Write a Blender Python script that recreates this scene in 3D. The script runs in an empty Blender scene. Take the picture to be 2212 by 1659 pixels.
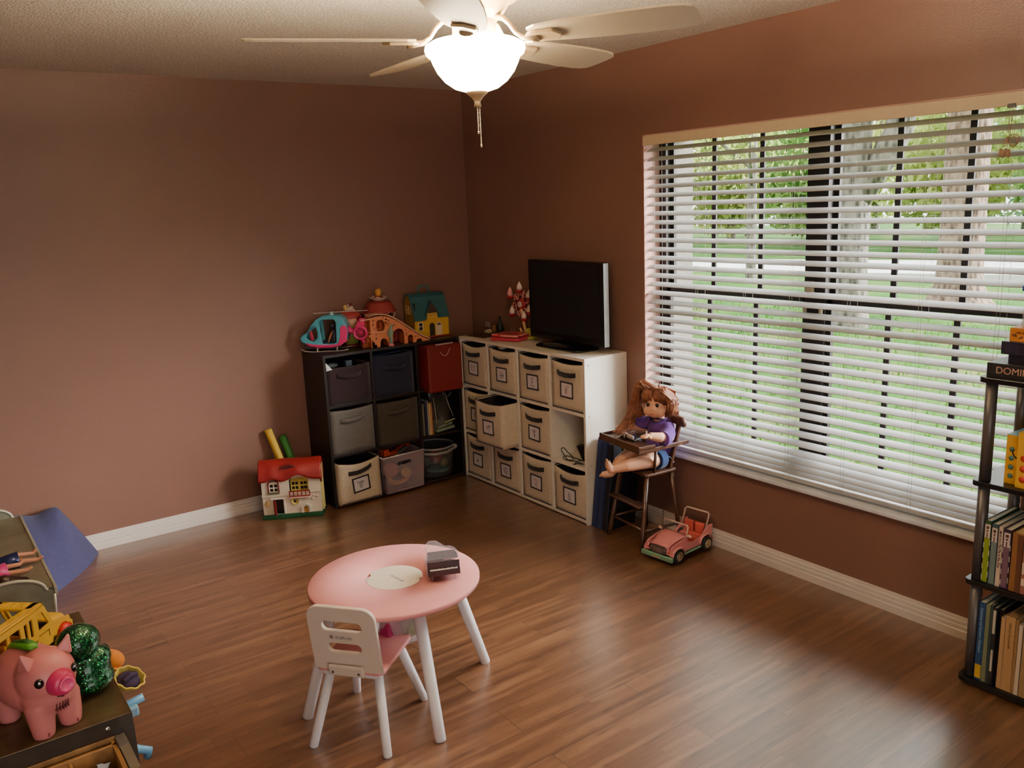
import bpy, bmesh, math, random
from mathutils import Vector, Matrix, Euler
random.seed(7)
BOWL = 42.0; SKY = 2.4; BULB = 330.0; EXPO = 1.0; VT = 'AgX'; LOOK = 'AgX - Base Contrast'
SUNS = [('sun_wall', (-.72, .62, -.36), 12.0, 34, (1, .97, .97)), ('sun_floor', (-.8, .0, -.62), 6.0, 35, (1, .98, .98))]
AREAS = [('room_fill_light', (-3.5, -6.2, 1.2), (90*math.pi/180, 0, 0), 2.4, 1.8, 27, (1, .98, .94))]  # unseen lamp added behind the camera as general room fill
PI = math.pi
COL = bpy.context.scene.collection
D2R = PI/180

# ------------------------------------------------------------------ materials
def lin(c):
    return tuple((x/12.92 if x <= .04045 else ((x+.055)/1.055)**2.4) for x in c)
def rgb(r, g, b): return lin((r/255, g/255, b/255))
def base(name):
    m = bpy.data.materials.new(name); m.use_nodes = True
    nt = m.node_tree
    return m, nt, nt.nodes['Principled BSDF']
def N(nt, t, **kw):
    n = nt.nodes.new(t)
    for k, v in kw.items():
        if k in n.inputs: n.inputs[k].default_value = v
        else: setattr(n, k, v)
    return n
def M(name, col, rough=.5, metal=0, var=.06, scale=30, bump=0, bscale=200, spec=.5, alpha=1, trans=0, emit=None, estr=0, sheen=0, coat=0):
    m, nt, b = base(name)
    L = nt.links.new
    tc = N(nt, 'ShaderNodeTexCoord')
    nz = N(nt, 'ShaderNodeTexNoise', Scale=scale, Detail=4.0)
    L(tc.outputs['Object'], nz.inputs['Vector'])
    r = N(nt, 'ShaderNodeValToRGB')
    r.color_ramp.elements[0].position = .3; r.color_ramp.elements[1].position = .7
    r.color_ramp.elements[0].color = tuple(max(0, c*(1-var)) for c in col)+(1,)
    r.color_ramp.elements[1].color = tuple(min(1, c*(1+var)) for c in col)+(1,)
    L(nz.outputs['Fac'], r.inputs['Fac']); L(r.outputs['Color'], b.inputs['Base Color'])
    b.inputs['Roughness'].default_value = rough; b.inputs['Metallic'].default_value = metal
    b.inputs['Specular IOR Level'].default_value = spec
    b.inputs['Alpha'].default_value = alpha; b.inputs['Transmission Weight'].default_value = trans
    b.inputs['Sheen Weight'].default_value = sheen; b.inputs['Coat Weight'].default_value = coat
    if emit: b.inputs['Emission Color'].default_value = emit+(1,); b.inputs['Emission Strength'].default_value = estr
    if bump:
        n2 = N(nt, 'ShaderNodeTexNoise', Scale=bscale, Detail=3.0); L(tc.outputs['Object'], n2.inputs['Vector'])
        bp = N(nt, 'ShaderNodeBump', Strength=bump, Distance=.002); L(n2.outputs['Fac'], bp.inputs['Height']); L(bp.outputs['Normal'], b.inputs['Normal'])
    return m

def wall_mat():
    m, nt, b = base('painted_wall'); L = nt.links.new
    tc = N(nt, 'ShaderNodeTexCoord')
    n = N(nt, 'ShaderNodeTexNoise', Scale=3.0, Detail=3.0); L(tc.outputs['Object'], n.inputs['Vector'])
    r = N(nt, 'ShaderNodeValToRGB'); r.color_ramp.elements[0].color = WALLC[0]+(1,); r.color_ramp.elements[1].color = WALLC[1]+(1,)
    L(n.outputs['Fac'], r.inputs['Fac']); L(r.outputs['Color'], b.inputs['Base Color'])
    b.inputs['Roughness'].default_value = .42; b.inputs['Specular IOR Level'].default_value = .45
    n2 = N(nt, 'ShaderNodeTexNoise', Scale=130.0, Detail=2.0); L(tc.outputs['Object'], n2.inputs['Vector'])
    bp = N(nt, 'ShaderNodeBump', Strength=.35, Distance=.0025); L(n2.outputs['Fac'], bp.inputs['Height']); L(bp.outputs['Normal'], b.inputs['Normal'])
    return m
WALLC = (rgb(125, 89, 75), rgb(131, 94, 79))
def ceil_mat():
    m, nt, b = base('popcorn_ceiling'); L = nt.links.new
    tc = N(nt, 'ShaderNodeTexCoord')
    n2 = N(nt, 'ShaderNodeTexNoise', Scale=95.0, Detail=3.0, Roughness=.6); L(tc.outputs['Object'], n2.inputs['Vector'])
    r = N(nt, 'ShaderNodeValToRGB'); r.color_ramp.elements[0].position = .42; r.color_ramp.elements[1].position = .62
    r.color_ramp.elements[0].color = rgb(212, 202, 186)+(1,); r.color_ramp.elements[1].color = rgb(242, 233, 218)+(1,)
    L(n2.outputs['Fac'], r.inputs['Fac']); L(r.outputs['Color'], b.inputs['Base Color'])
    b.inputs['Roughness'].default_value = .95
    bp = N(nt, 'ShaderNodeBump', Strength=1.0, Distance=.010); L(n2.outputs['Fac'], bp.inputs['Height']); L(bp.outputs['Normal'], b.inputs['Normal'])
    return m
def floor_mat():
    m, nt, b = base('plank_floor'); L = nt.links.new
    tc = N(nt, 'ShaderNodeTexCoord')
    br = N(nt, 'ShaderNodeTexBrick', Scale=1.0); br.offset = .37; br.inputs['Brick Width'].default_value = 1.22; br.inputs['Row Height'].default_value = .152
    br.inputs['Mortar Size'].default_value = .0012; br.inputs['Mortar Smooth'].default_value = .3
    br.inputs['Color1'].default_value = (.1, .1, .1, 1); br.inputs['Color2'].default_value = (.9, .9, .9, 1); br.inputs['Mortar'].default_value = (.5, .5, .5, 1)
    L(tc.outputs['Object'], br.inputs['Vector'])
    # narrow strips inside each plank
    b2 = N(nt, 'ShaderNodeTexBrick', Scale=1.0); b2.offset = .43; b2.inputs['Brick Width'].default_value = .46; b2.inputs['Row Height'].default_value = .0195
    b2.inputs['Mortar Size'].default_value = 0; b2.inputs['Color1'].default_value = (0, 0, 0, 1); b2.inputs['Color2'].default_value = (1, 1, 1, 1)
    nzw = N(nt, 'ShaderNodeTexNoise', Scale=3.0); L(tc.outputs['Object'], nzw.inputs['Vector'])
    mad = N(nt, 'ShaderNodeVectorMath', operation='MULTIPLY_ADD'); L(nzw.outputs['Color'], mad.inputs[0]); mad.inputs[1].default_value = (.02, .02, 0); L(tc.outputs['Object'], mad.inputs[2])
    L(mad.outputs[0], b2.inputs['Vector'])
    mp = N(nt, 'ShaderNodeMapping'); mp.inputs['Scale'].default_value = (3.0, 42, 1); L(tc.outputs['Object'], mp.inputs['Vector'])
    add = N(nt, 'ShaderNodeVectorMath', operation='ADD'); L(mp.outputs[0], add.inputs[0])
    sc = N(nt, 'ShaderNodeVectorMath', operation='SCALE'); sc.inputs['Scale'].default_value = 13.0; L(br.outputs['Color'], sc.inputs[0]); L(sc.outputs[0], add.inputs[1])
    g = N(nt, 'ShaderNodeTexNoise', Scale=1.0, Detail=6.0, Roughness=.65); L(add.outputs[0], g.inputs['Vector'])
    mp2 = N(nt, 'ShaderNodeMapping'); mp2.inputs['Scale'].default_value = (7, 60, 1); L(tc.outputs['Object'], mp2.inputs['Vector'])
    g2 = N(nt, 'ShaderNodeTexNoise', Scale=1.0, Detail=3.0); L(mp2.outputs[0], g2.inputs['Vector'])
    mx = N(nt, 'ShaderNodeMix'); mx.inputs[0].default_value = .25; L(g.outputs['Fac'], mx.inputs[2]); L(b2.outputs['Color'], mx.inputs[3])
    mx2 = N(nt, 'ShaderNodeMix'); mx2.inputs[0].default_value = .12; L(mx.outputs[0], mx2.inputs[2]); L(br.outputs['Color'], mx2.inputs[3])
    r = N(nt, 'ShaderNodeValToRGB'); e = r.color_ramp.elements
    e[0].position = .22; e[0].color = rgb(74, 45, 28)+(1,)
    e[1].position = .75; e[1].color = rgb(148, 106, 74)+(1,)
    x = e.new(.5); x.color = rgb(114, 75, 49)+(1,)
    L(mx2.outputs[0], r.inputs['Fac'])
    dk = N(nt, 'ShaderNodeValToRGB'); dk.color_ramp.elements[0].position = .26; dk.color_ramp.elements[1].position = .40
    dk.color_ramp.elements[0].color = (.45, .38, .34, 1); dk.color_ramp.elements[1].color = (1, 1, 1, 1); L(g2.outputs['Fac'], dk.inputs['Fac'])
    mul = N(nt, 'ShaderNodeMix', data_type='RGBA', blend_type='MULTIPLY'); mul.inputs[0].default_value = 1; L(r.outputs['Color'], mul.inputs[6]); L(dk.outputs['Color'], mul.inputs[7])
    mo = N(nt, 'ShaderNodeMix', data_type='RGBA'); L(br.outputs['Fac'], mo.inputs[0]); L(mul.outputs[2], mo.inputs[6]); mo.inputs[7].default_value = rgb(50, 28, 16)+(1,)
    L(mo.outputs[2], b.inputs['Base Color'])
    b.inputs['Roughness'].default_value = .30; b.inputs['Specular IOR Level'].default_value = .62; b.inputs['Coat Weight'].default_value = 1.0; b.inputs['Coat Roughness'].default_value = .32; b.inputs['Coat IOR'].default_value = 1.85
    bp = N(nt, 'ShaderNodeBump', Strength=.25, Distance=.0015); L(g.outputs['Fac'], bp.inputs['Height']); L(bp.outputs['Normal'], b.inputs['Normal'])
    return m
def grass_mat():
    m, nt, b = base('grass_mat'); L = nt.links.new
    tc = N(nt, 'ShaderNodeTexCoord'); n = N(nt, 'ShaderNodeTexNoise', Scale=1.1, Detail=8.0, Roughness=.7); L(tc.outputs['Object'], n.inputs['Vector'])
    r = N(nt, 'ShaderNodeValToRGB'); e = r.color_ramp.elements
    e[0].position = .35; e[0].color = rgb(34, 80, 20)+(1,); e[1].position = .70; e[1].color = rgb(108, 104, 58)+(1,)
    x = e.new(.5); x.color = rgb(58, 102, 30)+(1,)
    L(n.outputs['Fac'], r.inputs['Fac']); L(r.outputs['Color'], b.inputs['Base Color']); b.inputs['Roughness'].default_value = .9; b.inputs['Specular IOR Level'].default_value = .1
    return m
def bark_mat(name, c1, c2):
    m, nt, b = base(name); L = nt.links.new
    tc = N(nt, 'ShaderNodeTexCoord'); mp = N(nt, 'ShaderNodeMapping'); mp.inputs['Scale'].default_value = (14, 14, 5); L(tc.outputs['Object'], mp.inputs['Vector'])
    n = N(nt, 'ShaderNodeTexVoronoi', Scale=1.0); L(mp.outputs[0], n.inputs['Vector'])
    r = N(nt, 'ShaderNodeValToRGB'); r.color_ramp.elements[0].color = c1+(1,); r.color_ramp.elements[1].color = c2+(1,); r.color_ramp.elements[0].position = .15; r.color_ramp.elements[1].position = .7
    L(n.outputs['Distance'], r.inputs['Fac']); L(r.outputs['Color'], b.inputs['Base Color']); b.inputs['Roughness'].default_value = .95
    bp = N(nt, 'ShaderNodeBump', Strength=.8, Distance=.03); L(n.outputs['Distance'], bp.inputs['Height']); L(bp.outputs['Normal'], b.inputs['Normal'])
    return m
def glitter_mat():
    m, nt, b = base('green_glitter'); L = nt.links.new
    tc = N(nt, 'ShaderNodeTexCoord'); n = N(nt, 'ShaderNodeTexVoronoi', Scale=420.0); L(tc.outputs['Object'], n.inputs['Vector'])
    r = N(nt, 'ShaderNodeValToRGB'); e = r.color_ramp.elements
    e[0].position = .0; e[0].color = rgb(6, 44, 24)+(1,); e[1].position = 1; e[1].color = rgb(60, 190, 110)+(1,)
    x = e.new(.8); x.color = rgb(14, 84, 44)+(1,)
    sp = N(nt, 'ShaderNodeSeparateColor'); L(n.outputs['Color'], sp.inputs[0]); L(sp.outputs[0], r.inputs['Fac']); L(r.outputs['Color'], b.inputs['Base Color'])
    b.inputs['Metallic'].default_value = .6; b.inputs['Roughness'].default_value = .25; b.inputs['Coat Weight'].default_value = .6
    vm = N(nt, 'ShaderNodeVectorMath', operation='SCALE'); vm.inputs['Scale'].default_value = .55
    sb = N(nt, 'ShaderNodeVectorMath', operation='SUBTRACT'); L(n.outputs['Color'], sb.inputs[0]); sb.inputs[1].default_value = (.5, .5, .5); L(sb.outputs[0], vm.inputs[0])
    ge = N(nt, 'ShaderNodeNewGeometry'); ad = N(nt, 'ShaderNodeVectorMath', operation='ADD'); L(ge.outputs['Normal'], ad.inputs[0]); L(vm.outputs[0], ad.inputs[1])
    nm = N(nt, 'ShaderNodeVectorMath', operation='NORMALIZE'); L(ad.outputs[0], nm.inputs[0]); L(nm.outputs[0], b.inputs['Normal'])
    return m
def wood_mat(name, c1, c2, rough=.4, sc=(3, 40, 40)):
    m, nt, b = base(name); L = nt.links.new
    tc = N(nt, 'ShaderNodeTexCoord'); mp = N(nt, 'ShaderNodeMapping'); mp.inputs['Scale'].default_value = sc; L(tc.outputs['Object'], mp.inputs['Vector'])
    n = N(nt, 'ShaderNodeTexNoise', Scale=1.0, Detail=5.0); L(mp.outputs[0], n.inputs['Vector'])
    r = N(nt, 'ShaderNodeValToRGB'); r.color_ramp.elements[0].color = c1+(1,); r.color_ramp.elements[1].color = c2+(1,); r.color_ramp.elements[0].position = .35; r.color_ramp.elements[1].position = .65
    L(n.outputs['Fac'], r.inputs['Fac']); L(r.outputs['Color'], b.inputs['Base Color']); b.inputs['Roughness'].default_value = rough
    return m

WALL = wall_mat(); CEIL = ceil_mat(); FLOOR = floor_mat(); GRASS = grass_mat()
TRIM = M('trim_white', rgb(214, 202, 190), .4, var=.008, scale=4)
_cache = {}
def P(r, g, b, rough=.4, **kw):
    k = (r, g, b, rough, tuple(sorted(kw.items())))
    if k not in _cache:
        kw.setdefault('var', .04)
        _cache[k] = M('plastic_%d_%d_%d' % (r, g, b), rgb(r, g, b), rough, **kw)
    return _cache[k]
def F(r, g, b, **kw):   # fabric
    kw.setdefault('bump', .5); kw.setdefault('bscale', 900); kw.setdefault('sheen', .15); kw.setdefault('var', .08); kw.setdefault('scale', 60)
    return P(r, g, b, .92, spec=.15, **kw)
METAL = M('chrome', rgb(190, 188, 184), .25, 1)
BLACK = P(22, 21, 22, .35)
WHITE = P(232, 228, 224, .4)

# ------------------------------------------------------------------ mesh builder
class MB:
    def __init__(s): s.v = []; s.f = []; s.sm = []
    def add(s, vs, fs, smooth=False, mat=None):
        o = len(s.v)
        for p in vs:
            p = Vector(p)
            if mat is not None: p = mat @ p
            s.v.append(p)
        for f in fs: s.f.append([i+o for i in f]); s.sm.append(smooth)
        return s
    def box(s, a, b, mat=None):
        x0, y0, z0 = a; x1, y1, z1 = b
        return s.add([(x0,y0,z0),(x1,y0,z0),(x1,y1,z0),(x0,y1,z0),(x0,y0,z1),(x1,y0,z1),(x1,y1,z1),(x0,y1,z1)],
              [(0,3,2,1),(4,5,6,7),(0,1,5,4),(1,2,6,5),(2,3,7,6),(3,0,4,7)], False, mat)
    def hexa(s, bot, top, mat=None):
        return s.add(list(bot)+list(top), [(0,3,2,1),(4,5,6,7),(0,1,5,4),(1,2,6,5),(2,3,7,6),(3,0,4,7)], False, mat)
    def tube(s, pts, r, seg=10, cap=True, flat=1.0, mat=None, up=None):
        pts = [Vector(p) for p in pts]; n = len(pts)
        rs = list(r) if isinstance(r, (list, tuple)) else [r]*n
        vs = []; fs = []
        prev = None
        for i, p in enumerate(pts):
            t = (pts[min(i+1, n-1)]-pts[max(i-1, 0)])
            t = t.normalized() if t.length > 1e-9 else Vector((0,0,1))
            if prev is None:
                a = Vector(up) if up else (Vector((0,0,1)) if abs(t.z) < .9 else Vector((1,0,0)))
                u = t.cross(a).normalized()
            else:
                u = (prev - t*prev.dot(t))
                u = u.normalized() if u.length > 1e-6 else t.orthogonal().normalized()
            prev = u; w = t.cross(u)
            for k in range(seg):
                an = 2*PI*k/seg
                vs.append(p+u*math.cos(an)*rs[i]+w*math.sin(an)*rs[i]*flat)
        for i in range(n-1):
            for k in range(seg):
                a = i*seg+k; b = i*seg+(k+1) % seg
                fs.append((a, b, b+seg, a+seg))
        if cap:
            fs.append(tuple(range(seg))[::-1]); fs.append(tuple((n-1)*seg+k for k in range(seg)))
        return s.add(vs, fs, True, mat)
    def lathe(s, prof, c=(0,0,0), seg=32, mat=None, sx=1, sy=1, caps=True):
        if abs(prof[0][0]-prof[-1][0]) < .003 and abs(prof[0][1]-prof[-1][1]) < .008: caps = False
        vs = []; fs = []; n = len(prof)
        for (r, z) in prof:
            for k in range(seg):
                a = 2*PI*k/seg; vs.append((c[0]+r*math.cos(a)*sx, c[1]+r*math.sin(a)*sy, c[2]+z))
        for i in range(n-1):
            for k in range(seg):
                a = i*seg+k; b = i*seg+(k+1) % seg
                fs.append((a, b, b+seg, a+seg))
        if caps is True and prof[0][0] > 1e-6: fs.append(tuple(range(seg))[::-1])
        if caps is True and prof[-1][0] > 1e-6: fs.append(tuple((n-1)*seg+k for k in range(seg)))
        return s.add(vs, fs, True, mat)
    def ball(s, c, r, seg=20, rings=12, mat=None, rot=None):
        if not isinstance(r, (tuple, list)): r = (r, r, r)
        vs = []; fs = []
        R = Euler(rot).to_matrix() if rot else None
        for i in range(rings+1):
            ph = PI*i/rings
            for k in range(seg):
                a = 2*PI*k/seg
                p = Vector((r[0]*math.sin(ph)*math.cos(a), r[1]*math.sin(ph)*math.sin(a), r[2]*math.cos(ph)))
                if R: p = R @ p
                vs.append(p+Vector(c))
        for i in range(rings):
            for k in range(seg):
                a = i*seg+k; b = i*seg+(k+1) % seg
                fs.append((a, a+seg, b+seg, b))
        return s.add(vs, fs, True, mat)
    def prism(s, poly, t0, t1, axis='y', mat=None, smooth=False):
        """poly: 2D points; extruded along axis from t0 to t1"""
        n = len(poly)
        def pt(u, v, t):
            return {'y': (u, t, v), 'z': (u, v, t), 'x': (t, u, v)}[axis]
        vs = [pt(u, v, t0) for u, v in poly]+[pt(u, v, t1) for u, v in poly]
        fs = [tuple(range(n)), tuple(range(2*n-1, n-1, -1))]+[(i, i+n, (i+1) % n+n, (i+1) % n) for i in range(n)]
        return s.add(vs, fs, smooth, mat)
    def grid(s, fn, nu, nv, mat=None, smooth=True):
        vs = [fn(i/nu, j/nv) for j in range(nv+1) for i in range(nu+1)]
        fs = [(j*(nu+1)+i, j*(nu+1)+i+1, (j+1)*(nu+1)+i+1, (j+1)*(nu+1)+i) for j in range(nv) for i in range(nu)]
        return s.add(vs, fs, smooth, mat)
    def mesh(s, name):
        me = bpy.data.meshes.new(name)
        me.from_pydata([tuple(p) for p in s.v], [], s.f)
        me.polygons.foreach_set('use_smooth', s.sm)
        bm = bmesh.new(); bm.from_mesh(me)
        bmesh.ops.remove_doubles(bm, verts=bm.verts, dist=1e-6)
        bmesh.ops.recalc_face_normals(bm, faces=bm.faces); bm.to_mesh(me); bm.free()
        return me

def link(o, parent=None, label=None, cat=None, group=None, kind=None):
    COL.objects.link(o)
    if parent is not None: o.parent = parent
    if label: o['label'] = label
    if cat: o['category'] = cat
    if group: o['group'] = group
    if kind: o['kind'] = kind
    return o
def obj(name, mb, mat, parent=None, bevel=0, bseg=2, solid=0, sub=0, remesh=0, smoothit=0, loc=None, rot=None, **tags):
    me = mb.mesh(name) if isinstance(mb, MB) else mb
    if mat is not None: me.materials.clear(); me.materials.append(mat)
    o = bpy.data.objects.new(name, me)
    if solid:
        m = o.modifiers.new('s', 'SOLIDIFY'); m.thickness = solid; m.offset = 0
    if remesh:
        m = o.modifiers.new('r', 'REMESH'); m.mode = 'VOXEL'; m.voxel_size = remesh; m.use_smooth_shade = True
        m = o.modifiers.new('sm', 'SMOOTH'); m.iterations = smoothit or 4; m.factor = .5
    if bevel:
        m = o.modifiers.new('b', 'BEVEL'); m.width = bevel; m.segments = bseg; m.limit_method = 'ANGLE'; m.angle_limit = 40*D2R
    if sub:
        m = o.modifiers.new('ss', 'SUBSURF'); m.levels = sub; m.render_levels = sub
    if loc: o.location = loc
    if rot: o.rotation_euler = rot
    return link(o, parent, **tags)
def thing(name, label, cat, loc=(0,0,0), rz=0, group=None, rot=None, scale=None):
    o = bpy.data.objects.new(name, None); o.empty_display_size = .05
    o.location = loc; o.rotation_euler = rot if rot else (0, 0, rz*D2R)
    if scale: o.scale = (scale,)*3
    return link(o, None, label, cat, group)
def struct(name, mb, mat, parent=None, **kw):
    return obj(name, mb, mat, parent, kind=None if parent else 'structure', **kw)
def dup(o, parent=None):
    c = o.copy(); COL.objects.link(c); c.parent = parent
    if parent is not None: c.matrix_parent_inverse = o.matrix_parent_inverse.copy()
    for ch in [x for x in bpy.data.objects if x.parent == o]: dup(ch, c)
    return c
def plate(name, outline, holes, t, mat, parent=None, bevel=0, loc=(0,0,0), rot=(PI/2,0,0), **tags):
    """flat plate with real holes; outline in local XZ after the default rotation, thickness t centred"""
    cu = bpy.data.curves.new(name, 'CURVE'); cu.dimensions = '2D'; cu.fill_mode = 'BOTH'
    cu.extrude = max(1e-5, t/2-bevel); cu.bevel_depth = bevel; cu.bevel_resolution = 1
    if bevel: cu.offset = -bevel
    for poly in [outline]+list(holes):
        sp = cu.splines.new('POLY'); sp.points.add(len(poly)-1)
        for p, (x, y) in zip(sp.points, poly): p.co = (x, y, 0, 1)
        sp.use_cyclic_u = True
    tmp = bpy.data.objects.new('tmp', cu); COL.objects.link(tmp)
    dg = bpy.context.evaluated_depsgraph_get(); dg.update()
    me = bpy.data.meshes.new_from_object(tmp.evaluated_get(dg))
    bpy.data.objects.remove(tmp); bpy.data.curves.remove(cu)
    me.name = name
    o = obj(name, me, mat, parent, **tags)
    o.location = loc; o.rotation_euler = rot
    return o
def arc(cx, cy, r, a0, a1, n=10, ry=None):
    ry = ry or r
    return [(cx+r*math.cos((a0+(a1-a0)*i/n)*D2R), cy+ry*math.sin((a0+(a1-a0)*i/n)*D2R)) for i in range(n+1)]
def rrect(x0, y0, x1, y1, r, n=5):
    return arc(x1-r, y0+r, r, -90, 0, n)+arc(x1-r, y1-r, r, 0, 90, n)+arc(x0+r, y1-r, r, 90, 180, n)+arc(x0+r, y0+r, r, 180, 270, n)
def arch(x0, y0, x1, y1, n=10):
    r = (x1-x0)/2
    return [(x0, y0), (x1, y0)]+arc((x0+x1)/2, y1-r, r, 0, 180, n)
def text(name, s, size, mat, parent, loc, rot, depth=.0006, align='LEFT', sx=1.0, **tags):
    cu = bpy.data.curves.new(name, 'FONT'); cu.body = s; cu.size = size; cu.extrude = depth; cu.align_x = align
    cu.materials.append(mat)
    tmp = bpy.data.objects.new('tmp', cu); COL.objects.link(tmp); dg = bpy.context.evaluated_depsgraph_get(); dg.update()
    me = bpy.data.meshes.new_from_object(tmp.evaluated_get(dg)); bpy.data.objects.remove(tmp); bpy.data.curves.remove(cu); me.name = name
    if not me.materials: me.materials.append(mat)
    o = bpy.data.objects.new(name, me); o.location = loc; o.rotation_euler = rot; o.scale = (sx, 1, 1)
    return link(o, parent, **tags)
def seed(s): random.seed(s)
# ------------------------------------------------------------------ room shell
XL, YB, ZC = -4.3, -6.4, 2.43
TW = .34
WY0, WY1, WZ0, WZ1 = -1.63, -3.51, .43, 2.018
struct('floor', MB().box((XL, YB, -.05), (0, 0, 0)), FLOOR)
struct('ceiling', MB().box((XL-.1, YB-.1, ZC), (TW, .1, ZC+.08)), CEIL)
struct('wall_back', MB().box((XL-.1, 0, -.05), (TW, .12, ZC+.08)), WALL)
w = MB()
w.box((0, YB, -.05), (TW, WY1, ZC)); w.box((0, WY0, -.05), (TW, 0, ZC))
w.box((0, WY1, -.05), (TW, WY0, WZ0-.02)); w.box((0, WY1, WZ1), (TW, WY0, ZC))
struct('wall_right', w, WALL)
struct('wall_left', MB().box((XL-.1, YB, -.05), (XL, 0, ZC)), WALL)
struct('wall_front', MB().box((XL-.1, YB-.1, -.05), (TW, YB, ZC)), WALL)
# baseboards with a stepped profile
prof = [(0, 0), (.015, 0), (.015, .032), (.0105, .036), (.013, .040), (.013, .052), (.0085, .056), (.0105, .061), (.009, .070), (.004, .074), (.005, .078), (.004, .086), (0, .086)]
b = MB(); n = len(prof)
b.add([(XL, -a, z) for a, z in prof]+[(0, -a, z) for a, z in prof], [(i, (i+1) % n, (i+1) % n+n, i+n) for i in range(n)])
struct('baseboard_back', b, TRIM)
b = MB()
b.add([(-a, YB, z) for a, z in prof]+[(-a, 0, z) for a, z in prof], [(i, (i+1) % n, (i+1) % n+n, i+n) for i in range(n)])
struct('baseboard_right', b, TRIM)
# marble window sill
MARBLE = M('marble_sill', rgb(214, 214, 216), .25, var=.09, scale=14)
struct('trim_1', MB().box((-.032, WY1-.0, WZ0-.02), (.11, WY0, WZ0)), MARBLE, bevel=.006)
# window reveal skins (pink light on the stucco painted into its colour)
STUC = M('pink_lit_stucco', rgb(206, 158, 146), .8, var=.06, bump=.8, bscale=90)
r = MB()
r.box((.001, WY0-.004, WZ0), (.11, WY0, WZ1)); r.box((.001, WY1, WZ0), (.11, WY1+.004, WZ1)); r.box((.001, WY1, WZ1-.004), (.11, WY0, WZ1))
struct('trim_2', r, STUC)
OUTST = M('outside_stucco', rgb(128, 122, 112), .95, var=.1, bump=1, bscale=60)
r = MB()
r.box((.165, WY0-.012, WZ0-.02), (TW+.01, WY0, WZ1)); r.box((.165, WY1, WZ0-.02), (TW+.01, WY1+.012, WZ1)); r.box((.165, WY1, WZ0-.03), (TW+.05, WY0, WZ0-.02))
struct('trim_3', r, OUTST)
# aluminium window: outer frame, centre mullion, two single-hung sashes with muntins
BRONZE = M('bronze_aluminium', rgb(44, 38, 38), .45, .3)
GLASS, nt, bb = base('window_glass')
nt.nodes.remove(bb); out = nt.nodes['Material Output']
gm = N(nt, 'ShaderNodeBsdfGlossy', Roughness=.02); tm = N(nt, 'ShaderNodeBsdfTransparent'); mxs = N(nt, 'ShaderNodeMixShader'); mxs.inputs[0].default_value = .05
tm.inputs[0].default_value = (.97, .98, .97, 1)
nt.links.new(tm.outputs[0], mxs.inputs[1]); nt.links.new(gm.outputs[0], mxs.inputs[2]); nt.links.new(mxs.outputs[0], out.inputs[0])
YM = -2.57; FX = .11
win = struct('window_1', MB().box((FX, WY0-.05, WZ0), (FX+.055, WY0, WZ1)).box((FX, WY1, WZ0), (FX+.055, WY1+.05, WZ1))
    .box((FX, WY1, WZ1-.012), (FX+.055, WY0, WZ1)).box((FX, WY1, WZ0-.02), (FX+.055, WY0, WZ0+.03)).box((FX-.012, YM-.052, WZ0), (FX+.06, YM+.052, WZ1)), BRONZE)
for sgn, (ya, yb) in ((0, (WY0-.05, YM+.05)), (1, (YM-.05, WY1+.05))):
    # upper sash (outer plane) and lower sash (inner plane)
    for up in (0, 1):
        x = FX+.034 if up else FX+.008
        z0, z1 = (1.235, WZ1-.012) if up else (WZ0+.03, 1.265)
        s = MB()
        fw = .022
        s.box((x, ya-fw, z0), (x+.018, ya, z1)).box((x, yb, z0), (x+.018, yb+fw, z1)).box((x, yb, z0), (x+.018, ya, z0+.03)).box((x, yb, z1-(.014 if up else .03)), (x+.018, ya, z1))
        f = obj('sash_frame', s, BRONZE, win)
        mm = MB()
        for k in (1, 2):
            y = ya+(yb-ya)*k/3; mm.box((x+.004, y-.0125, z0), (x+.014, y+.0125, z1))
        if up: mm.box((x+.006, yb, 1.625), (x+.012, ya, 1.635))
        obj('muntin', mm, BRONZE, win)
        obj('glass_pane', MB().box((x+.0085, yb, z0), (x+.0095, ya, z1)), GLASS, win)
obj('latch', MB().box((FX-.03, YM+.0, 1.262), (FX-.012, YM+.04, 1.33)).box((FX-.026, YM-.045, 1.19), (FX-.012, YM-.03, 1.215)).box((FX-.026, YM+.035, 1.19), (FX-.012, YM+.05, 1.215)), P(200, 184, 150, .4), win, bevel=.004)

# ------------------------------------------------------------------ venetian blind
SL, nt, bb = base('blind_slat')
bb.inputs['Base Color'].default_value = rgb(176, 172, 168)+(1,); bb.inputs['Roughness'].default_value = .42
tr = N(nt, 'ShaderNodeBsdfTranslucent'); tr.inputs[0].default_value = rgb(212, 208, 200)+(1,)
mxs = N(nt, 'ShaderNodeMixShader'); mxs.inputs[0].default_value = .08
nt.links.new(bb.outputs[0], mxs.inputs[1]); nt.links.new(tr.outputs[0], mxs.inputs[2]); nt.links.new(mxs.outputs[0], nt.nodes['Material Output'].inputs[0])
tc = N(nt, 'ShaderNodeTexCoord'); mp = N(nt, 'ShaderNodeMapping'); mp.inputs['Scale'].default_value = (90, 3, 90); nz = N(nt, 'ShaderNodeTexNoise', Scale=1.0, Detail=3.0)
nt.links.new(tc.outputs['Object'], mp.inputs[0]); nt.links.new(mp.outputs[0], nz.inputs[0])
rr = N(nt, 'ShaderNodeValToRGB'); rr.color_ramp.elements[0].color = rgb(164, 161, 158)+(1,); rr.color_ramp.elements[1].color = rgb(190, 188, 184)+(1,)
nt.links.new(nz.outputs['Fac'], rr.inputs[0]); nt.links.new(rr.outputs[0], bb.inputs['Base Color'])
BY0, BY1, BX = WY0-.012, WY1+.012, .034
blind = thing('venetian_blind', 'wide white horizontal slat blind covering the window, slats tilted half open', 'blind', (BX, (BY0+BY1)/2, WZ1))
hw = (BY0-BY1)/2
obj('valance', MB().box((-.042, -hw-.008, -.052), (-.036, hw+.008, -.006)), P(206, 184, 150, .5), blind, bevel=.002)
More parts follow.
